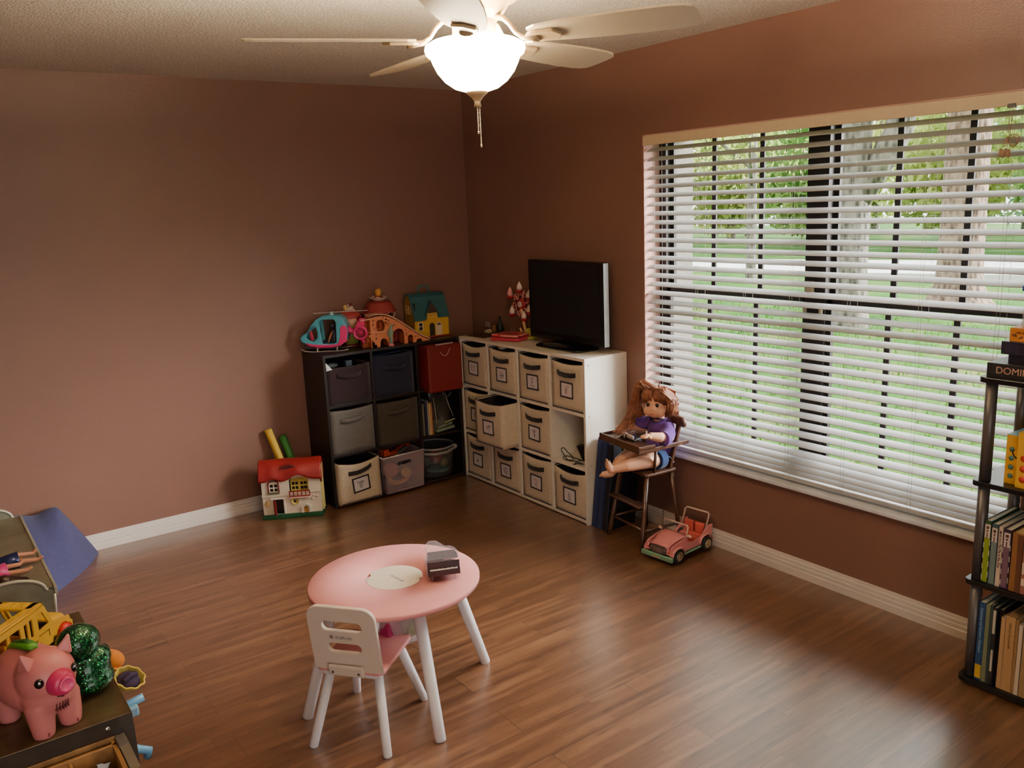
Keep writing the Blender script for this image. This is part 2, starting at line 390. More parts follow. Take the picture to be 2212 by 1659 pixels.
obj('headrail', MB().box((-.03, -hw, -.032), (.022, hw, -.004)), P(206, 190, 160, .5), blind)
nsl = 35; zt, pitch = 1.9455, .0445
SW = .050; TH = 18*D2R
smesh = None
for i in range(nsl):
    z = zt-pitch*i if i < 32 else (.533, .505, .480)[i-32]
    if smesh is None:
        s = MB(); prof = []
        for k in range(7):
            u = -1+k/3; prof.append((u*SW/2, .0028*(1-u*u)))
        top = [(a, c+.0012) for a, c in prof]; bot = [(a, c-.0012) for a, c in prof][::-1]
        pr_ = top+bot; n = len(pr_)
        s.add([(a, -hw, c) for a, c in pr_]+[(a, hw, c) for a, c in pr_], [(q, (q+1) % n, (q+1) % n+n, q+n) for q in range(n)]+[tuple(range(n))[::-1], tuple(range(n, 2*n))])
        smesh = s.mesh('slat')
    o = obj('slat', smesh if not smesh.users else smesh, SL if i == 0 else None, blind)
    dz = random.uniform(-.0008, .0008)
    th = (24.5-8*min(1, i/26))*D2R+random.uniform(-.015, .015)
    if i > nsl-4: th = TH*(1+.2*(i-nsl+4))
    o.location = (0, 0, z-WZ1+dz); o.rotation_euler = (random.uniform(-.0006, .0006), -th, 0)
obj('bottom_rail', MB().box((-.026, -hw, .438-WZ1), (.024, hw, .458-WZ1)), SL, blind, bevel=.004)
STR = P(196, 188, 172, .8)
for y in (-1.70, -1.985, -2.27, -2.52, -2.80, -3.10, -3.385):
    t = MB(); yy = y-(BY0+BY1)/2
    for dx in (-.026, .026): t.tube([(dx, yy, -.05), (dx, yy, .445-WZ1)], .0007, 5)
    t.tube([(-.026, yy+.012, -.05), (-.027, yy+.013, .44-WZ1)], .0006, 5)
    obj('ladder_string', t, STR, blind)
cord = MB(); cy = -3.375-(BY0+BY1)/2
cord.tube([(-.045, cy, -.05), (-.047, cy, -.14)], .0012, 6); cord.tube([(-.045, cy-.012, -.05), (-.05, cy-.006, -.15)], .0012, 6)
for k in range(5):
    a = k*.5; pts = [(-.05+.004*math.sin(j*2+k), cy-.02+.022*math.cos(j*PI/5)*(1-.1*k), -.16+.016*math.sin(j*PI/5)-.003*k) for j in range(11)]
    cord.tube(pts, .0012, 5)
for k in range(4): cord.tube([(-.05, cy, -.15), (-.052, cy+.014-.006*k, -.185)], .0012, 5)
obj('lift_cord', cord, P(170, 140, 112, .7), blind)
for k in range(4): obj('cord_tassel', MB().lathe([(.002, .012), (.005, .008), (.0065, -.012), (.003, -.016)], (-.052, cy+.018-.009*k, -.20-.004*(k % 2)), 10), P(166, 134, 104, .6), blind)
obj('cord_bracket', MB().box((-.046, cy-.016, -.058), (-.034, cy+.01, -.044)), P(40, 36, 36), blind)

# ------------------------------------------------------------------ outside
GZ = -.25
def gfn(u, v):
    x = .36+u*40; y = -34+v*68
    return (x, y, GZ+.08*math.sin(x*.35)*math.cos(y*.3)*min(1, x/4))
struct('ground_lawn', MB().grid(gfn, 40, 60), GRASS)
ROAD = M('pale_road', rgb(214, 212, 208), .9, var=.05, scale=2)
struct('road_outside', MB().box((0, -34, GZ-.02), (3.6, 34, GZ+.11)), ROAD, loc=(16.2, 0, 0), rot=(0, 0, 17*D2R))
BARK1 = bark_mat('bark_grey', rgb(60, 58, 50), rgb(126, 120, 108)); BARK2 = bark_mat('bark_brown', rgb(78, 58, 48), rgb(150, 126, 108))
def leafmat(name, a, b_):
    m, nt, bb = base(name); L = nt.links.new
    oi = N(nt, 'ShaderNodeTexCoord'); nz = N(nt, 'ShaderNodeTexNoise', Scale=.9, Detail=3.0); L(oi.outputs['Object'], nz.inputs[0])
    r = N(nt, 'ShaderNodeValToRGB'); r.color_ramp.elements[0].position = .35; r.color_ramp.elements[1].position = .65
    r.color_ramp.elements[0].color = a+(1,); r.color_ramp.elements[1].color = b_+(1,); L(nz.outputs['Fac'], r.inputs[0])
    L(r.outputs[0], bb.inputs['Base Color']); bb.inputs['Roughness'].default_value = .7; bb.inputs['Specular IOR Level'].default_value = .2
    t = N(nt, 'ShaderNodeBsdfTranslucent'); L(r.outputs[0], t.inputs[0]); mx = N(nt, 'ShaderNodeMixShader'); mx.inputs[0].default_value = .45
    L(bb.outputs[0], mx.inputs[1]); L(t.outputs[0], mx.inputs[2]); L(mx.outputs[0], nt.nodes['Material Output'].inputs[0])
    return m
LEAF = [leafmat('leaf_yellow_green', rgb(120, 146, 60), rgb(196, 204, 116)), leafmat('leaf_mid_green', rgb(84, 132, 58), rgb(150, 178, 92)), leafmat('leaf_blue_green', rgb(106, 150, 112), rgb(170, 196, 140))]
def leaves(mb, c, r, n, s):
    for _ in range(n):
        while True:
            p = Vector((random.uniform(-1, 1), random.uniform(-1, 1), random.uniform(-1, 1)))
            if .35 < p.length < 1: break
        q = Vector((c[0]+p.x*r[0], c[1]+p.y*r[1], c[2]+p.z*r[2]))
        e = Euler((random.uniform(0, 6.3), random.uniform(0, 6.3), random.uniform(0, 6.3))).to_matrix()
        ss = s*random.uniform(.6, 1.3)
        mb.add([q+e@Vector(v)*ss for v in ((-.5,0,0),(0,-.28,0),(.55,0,.06),(0,.28,0))], [(0, 1, 2, 3)])
def trunk(mb, x, y, r, h, flare=1.5, lean=0, seg=18):
    zs = [0, .15, .4, .9, 1.8, h*.5, h]
    pts = [(x+lean*z*.3, y+lean*z, GZ-.05+z) for z in zs]
    mb.tube(pts, [r*flare, r*(1+.5*(flare-1)), r*1.12, r*1.02, r, r*.95, r*.85], seg)
def tree(x, y, r, h, mat, leaf, label, crown, nl=900, flare=1.5, lean=0, fork=None, s=.22, group=None):
    t = thing('tree', label, 'tree', group=group)
    mb = MB(); trunk(mb, x, y, r, h, flare, lean)
    obj('trunk', mb, mat, t)
    if fork:
        fb = MB()
        for f in fork: fb.tube(f[0], f[1], 10)
        obj('branch', fb, mat, t)
    lb = MB()
    for c, rr_, k in crown: leaves(lb, c, rr_, int(nl*k), s)
    obj('crown', lb, LEAF[leaf], t)
    return t
seed(3)
tree(7.9, 2.25, .23, 6.5, BARK1, 1, 'grey-barked forked oak on the lawn behind the centre of the window', [((7.9, 2.0, 5.9), (1.4, 2.0, 1.0), 1.0)], fork=[([(7.9, 2.25, 1.4), (8.1, 1.75, 2.4), (8.3, 1.3, 5.5)], [.17, .19, .14])], s=.16)
tree(10.9, 2.2, .33, 8, BARK2, 1, 'thick reddish-brown pine trunk on the lawn beyond the right window half', [((10.9, 2.2, 7.2), (1.3, 2.2, 1.2), .8)], flare=2.0, s=.18)
tree(12.2, 7.4, .10, 5, BARK1, 0, 'slim young tree with drooping yellow-green branches across from the left sash',
     [((12.3, 7.6, 3.2), (1.8, 2.6, 1.5), 1.0), ((10.8, 7.2, 2.8), (1.1, 1.8, .8), .3)], s=.12,
     fork=[([(12.2, 7.4, 1.8), (11.3, 6.8, 3.0), (10.6, 6.2, 3.2)], [.05, .03, .012]), ([(12.2, 7.4, 2.2), (11.9, 8.5, 3.1), (11.3, 9.4, 3.1)], [.05, .03, .012])])
k = 0
for (x, y, hh, w_, lf) in [(24, 24, 5.5, 3.6, 2), (25, 18.6, 5.6, 3.4, 0), (24, 14.0, 5.2, 3.2, 1), (25.5, 9.6, 6.0, 3.4, 0), (24.5, 5.4, 5.4, 3.2, 1), (25, 1.2, 5.8, 3.3, 0), (25.5, -3.4, 5.4, 3.4, 1), (28, 21.5, 8.5, 4.2, 1), (29, 15.8, 8.8, 4.2, 0), (29, 9.8, 8.6, 4.2, 2), (29, 3.6, 9.0, 4.3, 1), (29, -2, 8.4, 4.2, 2)]:
    far = k >= 7
    tree(x+(1.8 if far else 0), y, .16, hh*.6, BARK1, lf, ('tall tree in the wooded row far across the road' if far else 'bushy low tree at the edge of the woods across the road'),
         [((x+(1.8 if far else 0), y, hh*.55+GZ), (w_*.5, w_*(.68 if far else .62), hh*.42), 1.2), ((x-.3+(1.8 if far else 0), y+.2, hh*.27), (w_*.42, w_*.52, hh*.26), .8)], nl=1500, s=.34, group='far trees' if far else 'roadside trees')
    k += 1
# blades of grass close to the window
seed(5)
gb = MB()
for _ in range(9000):
    d = .6+9*random.random()**1.3; y = -3.2+random.uniform(-1.6, 2.6)*(.6+d*.42)+d*.35
    x = .4+d; h = random.uniform(.04, .11); a = random.uniform(0, PI); w_ = .006+.0012*d
    dx, dy = math.cos(a)*w_, math.sin(a)*w_; lx, ly = random.uniform(-.04, .04), random.uniform(-.04, .04)
    z0 = gfn((x-.36)/40, (y+34)/68)[2]-.01
    gb.add([(x-dx, y-dy, z0), (x+dx, y+dy, z0), (x+lx, y+ly, z0+h)], [(0, 1, 2)])
obj('grass', gb, leafmat('grass_blade', rgb(50, 98, 26), rgb(92, 130, 48)), label='bright green lawn grass growing outside the window', cat='grass', kind='stuff')

# ------------------------------------------------------------------ ceiling fan
FC = (-1.749, -2.756)
IV = M('ivory_enamel', rgb(196, 170, 130), .35, var=.02)
BLADE = M('fan_blade', rgb(204, 186, 156), .5, var=.03)
fan = thing('ceiling_fan', 'ivory five-blade ceiling fan with a lit frosted glass bowl', 'ceiling fan', (FC[0], FC[1], ZC))
obj('motor_housing', MB().lathe([(.0, 0), (.085, 0), (.10, -.012), (.136, -.055), (.148, -.10), (.144, -.135), (.120, -.175), (.10, -.182), (.085, -.205), (.066, -.225), (0, -.228)], seg=48), IV, fan)
obj('switch_housing', MB().lathe([(.0, -.22), (.058, -.222), (.060, -.245), (.058, -.275), (.0, -.28)], seg=40), IV, fan)
EM, nt, bb = base('lit_frosted_glass')
bb.inputs['Base Color'].default_value = (.9, .85, .75, 1); bb.inputs['Emission Color'].default_value = (1, .80, .50, 1); bb.inputs['Emission Strength'].default_value = 14
lw = N(nt, 'ShaderNodeLayerWeight', Blend=.35); mr = N(nt, 'ShaderNodeMapRange'); mr.inputs[3].default_value = BOWL; mr.inputs[4].default_value = BOWL*.02
nt.links.new(lw.outputs['Facing'], mr.inputs[0]); nt.links.new(mr.outputs[0], bb.inputs['Emission Strength'])
obj('glass_bowl', MB().lathe([(.118, -.278), (.136, -.288), (.1385, -.300), (.134, -.312), (.122, -.322), (.118, -.334), (.106, -.358), (.086, -.382), (.060, -.400), (.030, -.409), (0, -.411)], seg=64, caps=False), EM, fan)
BRNZ = M('brushed_nickel', rgb(168, 140, 108), .4, .5)
obj('finial', MB().lathe([(0, -.404), (.031, -.404), (.030, -.412), (.018, -.422), (.010, -.432), (.008, -.436), (.0105, -.448), (0, -.45)], seg=24), BRNZ, fan)
for (dx, L_, nb) in ((.004, .548, 22), (-.004, .512, 14)):
    c = MB(); z = -.445; pts = []
    while z > -L_: c.ball((dx*.9+.002*0, -.004, z), .0019, 6, 4); z -= .0046
    c.lathe([(0, 0), (.0028, -.002), (.0028, -.008), (0, -.01)], (dx*.9, -.004, -L_), 8)
    obj('pull_chain', c, P(230, 214, 176, .3, metal=.6), fan)
bl = []; n = 18
# blade outline: narrow root, widest near the tip, rounded tip
def blade_poly():
    up = [(.165, .038), (.19, .052), (.26, .062), (.36, .070), (.46, .074), (.54, .073), (.580, .067), (.600, .056), (.608, .040), (.610, .015)]
    return [(x, -y) for x, y in up]+[(x, y) for x, y in up[::-1]]
bmesh_blade = None
for k in range(5):
    a = 2.7525-k*2*PI/5
    pit = -11*D2R
    mt = Matrix.Rotation(a, 4, 'Z') @ Matrix.Translation((0, 0, -.285+.010)) @ Matrix.Rotation(pit, 4, 'X')
    bl = MB().prism(blade_poly(), -.003, .003, 'z')
    if bmesh_blade is None: bmesh_blade = bl.mesh('blade')
    o = obj('blade', bmesh_blade, BLADE, fan); o.matrix_local = mt
    br = MB()
    br.tube([(.068, 0, -.222), (.088, 0, -.228), (.105, 0, -.244), (.122, 0, -.268), (.142, 0, -.282), (.185, 0, -.287)], [.016, .015, .013, .012, .014, .020], 10, flat=.5)
    o2 = obj('blade_iron', br, IV, fan); o2.rotation_euler = (0, 0, a)
    pl = MB().prism(arc(.185, 0, .034, 90, 270, 8, .032)+[(.235, -.032), (.252, 0), (.235, .032)], -.012, -.004, 'z')
    o3 = obj('blade_clamp', pl, IV, fan, bevel=.002); o3.matrix_local = mt
# ------------------------------------------------------------------ cube storage units
def cube_unit(name, label, loc, rz, cols, mat, H=.91, D=.30, t=.016, pw=.302, pegs=False):
    u = thing(name, label, 'shelf unit', loc, rz)
    W_ = cols*pw
    for k in (0, cols): 
        x = k*(W_-t)/cols; obj('side_panel', MB().box((x, 0, 0), (x+t, D, H)), mat, u, bevel=.0012)
    for k in range(1, cols):
        x = k*W_/cols-t/2; obj('upright', MB().box((x, .002, t), (x+t, D, H-t)), mat, u, bevel=.001)
    obj('top_panel', MB().box((t, 0, H-t), (W_-t, D, H)), mat, u, bevel=.0012)
    obj('base_panel', MB().box((t, .002, .006), (W_-t, D, .006+t)), mat, u, bevel=.001)
    for r in (1, 2):
        z = r*(H-t)/3; s = MB()
        for k in range(cols):
            x0 = (t if k == 0 else k*W_/cols+t/2); x1 = (W_-t if k == cols-1 else (k+1)*W_/cols-t/2)
            s.box((x0, .002, z), (x1, D, z+t))
        obj('shelf', s, mat, u, bevel=.001)
    obj('back_panel', MB().box((.003, D-.004, .01), (W_-.003, D, H-.005)), mat, u)
    if pegs:
        for z in (.875, .60, .33, .06):
            for y in (.03, .27):
                obj('cam_screw', MB().lathe([(.0055, 0), (.0055, .002), (.003, .003), (0, .003)], (0, 0, 0), 12), mat, u, loc=(W_, y, z), rot=(0, PI/2, 0))
    return u
WLAM = M('white_laminate', rgb(222, 212, 196), .42, var=.02)
ESP = wood_mat('espresso_laminate', rgb(26, 19, 17), rgb(36, 27, 24), .38)
cube_unit('white_cube_shelf', 'white twelve-cube storage shelf full of cream bins, television on top', (-.304, -.296, 0), -90, 4, WLAM, pw=.3002, pegs=True)
cube_unit('dark_cube_shelf', 'dark espresso nine-cube storage shelf with toys along its top', (-1.224, -.304, 0), 0, 3, ESP, pw=.3045)

def bin_walls(w, d, h, t=.004, bulge=.0, sag=0.0, flare=0.0):
    """open-topped soft box, local front at y=0 facing -y; returns MB"""
    m = MB(); n = 10
    def wl(p0, p1, bx, by, sg):
        def fn(u, v):
            x = p0[0]+(p1[0]-p0[0])*u; y = p0[1]+(p1[1]-p0[1])*u
            b = math.sin(PI*u)*math.sin(PI*min(1, v*.9+.05))*bulge
            f = flare*v
            x += bx*b+(f if p0[0]+p1[0] > 1e-6 and bx > 0 else (-f if bx < 0 else (2*u-1)*f*(1 if p1[0] > p0[0] else -1)))
            return (x, y+by*b, h*v - sg*math.sin(PI*u)*v**3)
        m.grid(fn, n, n)
    wl((-w/2, 0), (w/2, 0), 0, -1, sag); wl((w/2, 0), (w/2, d), 1, 0, 0)
    wl((w/2, d), (-w/2, d), 0, 1, 0); wl((-w/2, d), (-w/2, 0), -1, 0, 0)
    m.add([(-w/2, 0, .002), (w/2, 0, .002), (w/2, d, .002), (-w/2, d, .002)], [(0, 1, 2, 3)])
    return m
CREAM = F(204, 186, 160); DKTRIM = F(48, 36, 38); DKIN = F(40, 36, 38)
CARD = P(214, 204, 204, .5); INK = P(84, 70, 74, .8); INK2 = P(150, 92, 90, .8)
def stroke(mb, pts, r=.0009, y=-.0035):
    mb.tube([(p[0], y, p[1]) for p in pts], r, 4)
def circ(cx, cz, r, a0=0, a1=360, n=12): return [(cx+r*math.cos((a0+(a1-a0)*i/n)*D2R), cz+r*math.sin((a0+(a1-a0)*i/n)*D2R)) for i in range(n+1)]
def doodle(kind, mb, y):
    S = lambda p, r=.0009: stroke(mb, p, r, y)
    if kind == 0:   # two figures
        for x in (-.014, .012): S(circ(x, .014, .005)); S([(x, .009), (x, -.008), (x-.006, -.02)]); S([(x, -.008), (x+.006, -.02)]); S([(x-.008, .002), (x+.008, .002)])
    elif kind == 1: S(circ(0, .004, .013)); S(circ(0, .0, .008, 180, 360)); S([(-.014, -.008), (-.014, -.02), (.012, -.02), (.014, -.006), (-.014, -.008)]); S([(.006, .002), (.022, .0), (.018, -.008)], .0018)
    elif kind == 2: S(circ(0, .012, .006)); S([(0, .006), (0, -.012)]); S([(-.010, -.002), (.010, -.002)]); S([(-.012, .024), (.012, .025)]); S([(-.018, -.018), (.018, -.019)]); S([(-.012, -.024), (.012, -.024)])
    elif kind == 3: S([(-.010, .006), (.004, -.022)], .0016); S([(.008, .008), (-.008, -.02)], .0016); S([(0, .022), (.024, .020)]); S(circ(.002, .010, .004))
    elif kind == 4: S(circ(-.002, -.002, .012)); S([(-.004, .010), (-.018, .022)]); S([(.010, .0), (.02, .006)]); S(circ(.002, -.004, .004))
    elif kind == 5: S([(-.020, .008), (-.004, -.012), (.014, -.016)]); S(circ(.014, .008, .006), .0016); S(circ(-.004, .002, .005)); S([(.004, .018), (.018, .012), (.014, -.004)])
    elif kind == 6: S(circ(0, .013, .007)); S([(0, .006), (.004, -.024)], .0016); S([(-.016, .018), (-.004, .006), (.014, .016)]); S([(.004, -.008), (.014, -.014)])
    elif kind == 7: S(circ(.002, -.006, .005), .0022); S([(.0, .01), (.002, 0)])
    elif kind == 8: S(circ(0, .004, .016)); S(circ(-.002, .008, .003), .0014); S([(.010, -.008), (.018, -.024), (.022, -.022)]); S([(-.012, -.004), (.002, -.014), (.012, -.004)])
    elif kind == 9: S([(-.018, .016), (.02, .02)]); S([(-.016, .009), (.018, .012)]); S(circ(.004, -.010, .008)); S([(-.008, -.02), (.014, -.021)]); S([(.008, -.004), (.016, .002)])
    elif kind == 10: S(circ(0, .010, .006)); S(circ(-.004, -.004, .007)); S(circ(.003, -.016, .008)); S([(-.010, -.024), (.014, -.025)])
    elif kind == 11: S([(-.010, -.004), (-.008, -.022), (.006, -.022), (.008, -.004)]); S([(-.012, -.002), (.010, -.002)]); S(circ(-.001, .0, .008, 0, 180)); S([(-.005, -.006), (-.004, -.02)]); S([(.003, -.006), (.002, -.02)])
def fabric_bin(label, loc, rz, w=.262, d=.262, h=.262, kind=0, sag=.012, sag2=0, body=CREAM, trim=DKTRIM, group=None, contents=None, tilt=(0,0), flare=0, handle_dy=0, card=True, frm=(.106, .088)):
    t = thing('fabric_bin', label, 'storage bin', loc, rz, group)
    obj('bin_body', bin_walls(w, d, h, bulge=.005, sag=sag, flare=flare), body, t, solid=.004)
    rim = MB(); zt = h+.001
    if trim is not None:
        pts = [(-w/2-flare+(w+2*flare)*i/12, -.0, zt-sag*math.sin(PI*i/12)) for i in range(13)]
        rim.tube(pts, .0022, 6); rim.tube([(w/2+flare, 0, zt), (w/2, d, zt), (-w/2, d, zt), (-w/2-flare, 0, zt)], .0022, 6)
        obj('bottom_piping', MB().tube([(-w/2+.004, -.004, .006), (w/2-.004, -.004, .006)], .0028, 6), trim, t)
        obj('piping', rim, trim, t)
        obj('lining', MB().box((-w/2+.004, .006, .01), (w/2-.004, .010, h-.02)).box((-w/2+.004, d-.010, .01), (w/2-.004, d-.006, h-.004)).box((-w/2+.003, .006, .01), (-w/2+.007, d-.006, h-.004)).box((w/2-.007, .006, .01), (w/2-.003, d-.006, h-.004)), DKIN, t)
    # strap handle
    sm = MB(); hw_ = .076; zc = h*.775+handle_dy; n = 14; vs = []; fs = []
    for i in range(n+1):
        u = -1+2*i/n; x = u*hw_; out = -.010-.014*max(0, 1-u*u*1.25)**.5 if abs(u) < .85 else -.0085
        dz = -.006*math.cos(u*PI/2)+random.uniform(-.001, .001)
        for z in (-.0125, .0125): vs.append((x, out, zc+z+dz+tilt[0]*u))
    fs = [(2*i, 2*i+2, 2*i+3, 2*i+1) for i in range(n)]
    sm.add(vs, fs, True)
    obj('handle', sm, F(44, 38, 38) if trim is not None else body, t, solid=.003)
    if card:
        fw, fh = frm; zc = h*.43; bz = -.010
        f = plate('label_frame', rrect(-fw/2, -fh/2, fw/2, fh/2, .003, 2), [rrect(-fw/2+.008, -fh/2+.008, fw/2-.008, fh/2-.008, .001, 1)], .002, DKTRIM, t, loc=(.002, bz, zc), rot=(PI/2, tilt[1], 0))
        c = obj('label_card', MB().box((-fw/2+.007, bz+.0005, zc-fh/2+.007), (fw/2-.007, bz+.001, zc+fh/2-.007)), CARD, t)
        dm = MB(); doodle(kind, dm, bz-.0006)
        for i, p in enumerate(dm.v): dm.v[i] = Vector((p.x, p.y, p.z+zc))
        obj('drawing', dm, INK2 if kind in (0, 3, 9) else INK, c)
    return t
rows = [.613, .315, .022]
pos = {0: 'top', 1: 'middle', 2: 'bottom'}
desc = ['first from the corner', 'second from the corner', 'third from the corner', 'at the open end']
kinds = [[0, 1, 2, 3], [4, 5, 6, None], [7, 8, 9, 10]]
for r in range(3):
    for c in range(4):
        k = kinds[r][c]
        if k is None: continue
        yc = -.296-(c+.5)*.3002
        x = -.300
        lab = 'cream bin in the %s row of the white shelf, %s' % (pos[r], desc[c])
        if (r, c) == (1, 1):
            lab = 'cream fabric bin pulled forward out of the middle row of the white shelf'; x = -.418; yc -= .008
        fabric_bin(lab, (x+.004, yc, rows[r]), -90+(2 if (r, c) == (1, 1) else random.uniform(-.6, .6)), kind=k, sag=(.02 if (r, c) in ((0, 0), (2, 3)) else .012), group='cream bins in the white shelf',
                   h=.262 if (r, c) != (2, 3) else .255, tilt=(random.uniform(-.003, .003), random.uniform(-.03, .03)))
# little things poking out of the second top bin
t = thing('stacking_blocks', 'pale wooden toy pieces poking out above the second top bin', 'toy', (-.29, -.70, .875), -90)
seed(11)
obj('block', MB().box((-.03, .02, -.012), (.0, .05, .010), Matrix.Rotation(.3, 4, 'Y')), P(200, 176, 148), t, bevel=.003)
obj('block', MB().box((.0, .02, -.012), (.022, .05, .006), Matrix.Rotation(-.5, 4, 'Y')), P(226, 216, 200), t, bevel=.003)
obj('tray', MB().box((-.05, .012, -.03), (.05, .09, -.015)), P(120, 110, 100), t, bevel=.003)
# bins of the dark shelf
PLUM = F(52, 38, 40); NAVY = F(42, 42, 58); GREYB = F(104, 98, 92); OLIVE = F(74, 64, 54)
x0 = -1.224; cx = [x0+.3045*(i+.5) for i in range(3)]
fabric_bin('dark brown fabric bin at the top left of the dark shelf', (cx[0]+.002, -.296, .613), 0, w=.272, h=.222, trim=None, body=PLUM, card=False, sag=.006)
fabric_bin('navy fabric bin at the top middle of the dark shelf', (cx[1]-.008, -.296, .613), 0, w=.262, h=.25, trim=None, body=NAVY, card=False, sag=.004, handle_dy=-.02)
fabric_bin('grey fabric bin in the middle row of the dark shelf, left end', (cx[0]+.0, -.300, .315), 0, w=.27, h=.268, trim=None, body=GREYB, card=False, sag=.008, tilt=(.008, 0))
fabric_bin('olive brown fabric bin in the centre cube of the dark shelf', (cx[1]-.0, -.300, .315), .5, w=.268, h=.262, trim=None, body=OLIVE, card=False, sag=.004, tilt=(.008, 0))
# cream bin bottom left, sagging forward, wider at its base
tb = fabric_bin('cream fabric bin with framed name card at bottom left of dark shelf', (cx[0]+.004, -.332, .018), 2, w=.272, h=.254, kind=11, sag=.022, flare=-.004, tilt=(.012, -.09), frm=(.112, .092))
cardp = [c for c in tb.children if c.name.startswith('label_card')][0]
text('card_writing', 'Lucky', .02, INK, cardp, (-.028, -.0125, .118), (PI/2, 0, 0), .0003)
# stuff in the plum bin
t = thing('paper_corner', 'white folded paper corner sticking out of the dark brown bin', 'paper', (-1.205, -.30, .825), 0)
obj('sheet', MB().add([(0, 0, -.005), (.035, -.002, .0), (.002, .01, .042), (.004, .06, -.003)], [(0, 1, 2), (1, 3, 2), (0, 2, 3), (0, 3, 1)]), P(220, 214, 204, .6), t)
t = thing('toy_car', 'small grey toy car lying in the dark brown bin', 'toy', (-1.14, -.20, .80), 0)
obj('body', MB().ball((0, 0, .03), (.05, .03, .018)).box((-.03, -.02, .02), (.03, .02, .035)), P(70, 74, 78, .3), t)
t = thing('toy_block', 'small blue-grey block standing in the dark brown bin', 'toy', (-1.03, -.21, .80), 0)
obj('body', MB().box((-.02, -.02, 0), (.02, .02, .05)), P(64, 76, 90, .3), t, bevel=.004)
t = thing('blue_book', 'blue folder lying across the top of the navy bin', 'folder', (-.80, -.17, .858), 8)
obj('cover', MB().add([(-.11, -.09, 0), (.10, -.09, .004), (.09, .09, .03), (-.07, .09, .034), (-.11, -.09, .004), (.10, -.09, .008), (.09, .09, .034), (-.07, .09, .038)], [(0, 1, 2, 3), (4, 5, 6, 7), (0, 1, 5, 4), (1, 2, 6, 5), (2, 3, 7, 6), (3, 0, 4, 7)]), P(44, 58, 88, .5), t)
# red box with cord handle, sticking out
t = thing('red_box', 'red box with a white rope handle jutting out of the top right cube', 'box', (-.466, -.385, .596), -3)
REDB = P(112, 28, 26, .5)
obj('box_body', MB().box((-.118, 0, 0), (.118, .25, .29)), REDB, t, bevel=.010, bseg=3)
obj('rope_handle', MB().tube([(-.036+.072*i/12, -.004-.004*math.sin(PI*i/12), .252-.034*math.sin(PI*i/12)+.014*(i/12)) for i in range(13)], .0016, 6), P(206, 190, 178, .7), t)
obj('paper_edge', MB().box((-.05, .02, .286), (.07, .022, .2965)), P(190, 180, 170), t)
# books + zip bag in the middle right cube
z0 = .3145
bk = [(-.590, .005, .205, (150, 140, 116), 'thin pale-spined book at the left end of the middle right cube'), (-.580, .019, .222, (40, 44, 62), 'navy picture book standing in the middle right cube'), (-.560, .007, .222, (176, 170, 160), 'thin grey-white book beside the navy one in the middle right cube'),
      (-.550, .012, .20, (206, 170, 120), 'cream-spined paperback in the middle right cube'), (-.536, .008, .205, (190, 140, 90), 'tan paperback in the middle right cube'), (-.526, .006, .18, (120, 70, 44), 'thin brown booklet beside the clear bag')]
def book(label, loc, w, h, d, col, rz=0, group=None, tilt=0, pages=(214, 204, 186)):
    t = thing('book', label, 'book', loc, rz, group)
    if tilt: t.rotation_euler = (0, tilt, rz*D2R)
    c = P(*col, .45)
    obj('cover', MB().box((0, 0, 0), (.0018, d, h)).box((w-.0018, 0, 0), (w, d, h)).box((0, 0, 0), (w, .0018, h)), c, t, bevel=.0005)
    obj('pages', MB().box((.0018, .0018, .003), (w-.0018, d-.003, h-.003)), P(*pages, .9), t)
    return t
for x, w_, h, c, l in bk: book(l, (x, -.292, z0), w_-.001, h, .2, c)
t = thing('zip_bag', 'clear zipper bag of papers leaning in the middle right cube', 'bag', (-.50, -.29, z0), 0)
CLR = P(120, 112, 98, .15, alpha=.35, spec=.8)
obj('clear_panel', MB().grid(lambda u, v: (-.005+.13*u+.0+(.02*(1-v) if 0 else 0), .02+.05*v+.012*math.sin(u*6)*math.sin(v*5), .03+.22*v-.02*u), 10, 10), CLR, t)
obj('zipper', MB().tube([(-.012, .0, .235), (-.004, .0, .16), (.004, .002, .06)], .0018, 6).tube([(.075, 0, .25), (.10, 0, .16), (.128, 0, .09)], .0018, 6), P(196, 192, 184, .5), t)
obj('papers', MB().box((.01, .01, .002), (.14, .16, .016), Matrix.Rotation(-.08, 4, 'Y')).box((.03, .02, .022), (.135, .15, .034), Matrix.Rotation(-.12, 4, 'Y')), P(120, 132, 112, .6), t)
obj('handle_loop', MB().tube([(.09+.03*math.cos(a*.5), .0, .26+.034*math.sin(a*.5)) for a in range(13)], .004, 6, flat=2), P(84, 80, 80, .5), t)
obj('card', MB().box((.07, -.004, .048), (.145, .0, .056), Matrix.Rotation(-.15, 4, 'Y')), P(150, 150, 96, .6), t)
# translucent plastic bin with toys
t = thing('plastic_bin', 'frosted translucent plastic bin with oval handle hole, orange toys inside', 'storage bin', (cx[1]-.002, -.335, .018), 2)
FROST = P(196, 172, 176, .4, alpha=.36, bump=.6, bscale=400)
w0, w1, h = .128, .145, .228
front = [(-w0, 0), (w0, 0), (w1, h), (-w1, h)]
hole = rrect(-.05, .165, .05, .188, .0115, 6)
plate('front_wall', front, [hole], .003, FROST, t)
obj('bin_shell', MB().add([(w0, 0, 0), (w0, .26, 0), (w1, .28, h), (w1, 0, h)], [(0, 1, 2, 3)]).add([(-w0, 0, 0), (-w0, .26, 0), (-w1, .28, h), (-w1, 0, h)], [(0, 1, 2, 3)]).add([(-w0, .26, 0), (w0, .26, 0), (w1, .28, h), (-w1, .28, h)], [(0, 1, 2, 3)]).add([(-w0, 0, 0), (w0, 0, 0), (w0, .26, 0), (-w0, .26, 0)], [(0, 1, 2, 3)]), FROST, t, solid=.002)
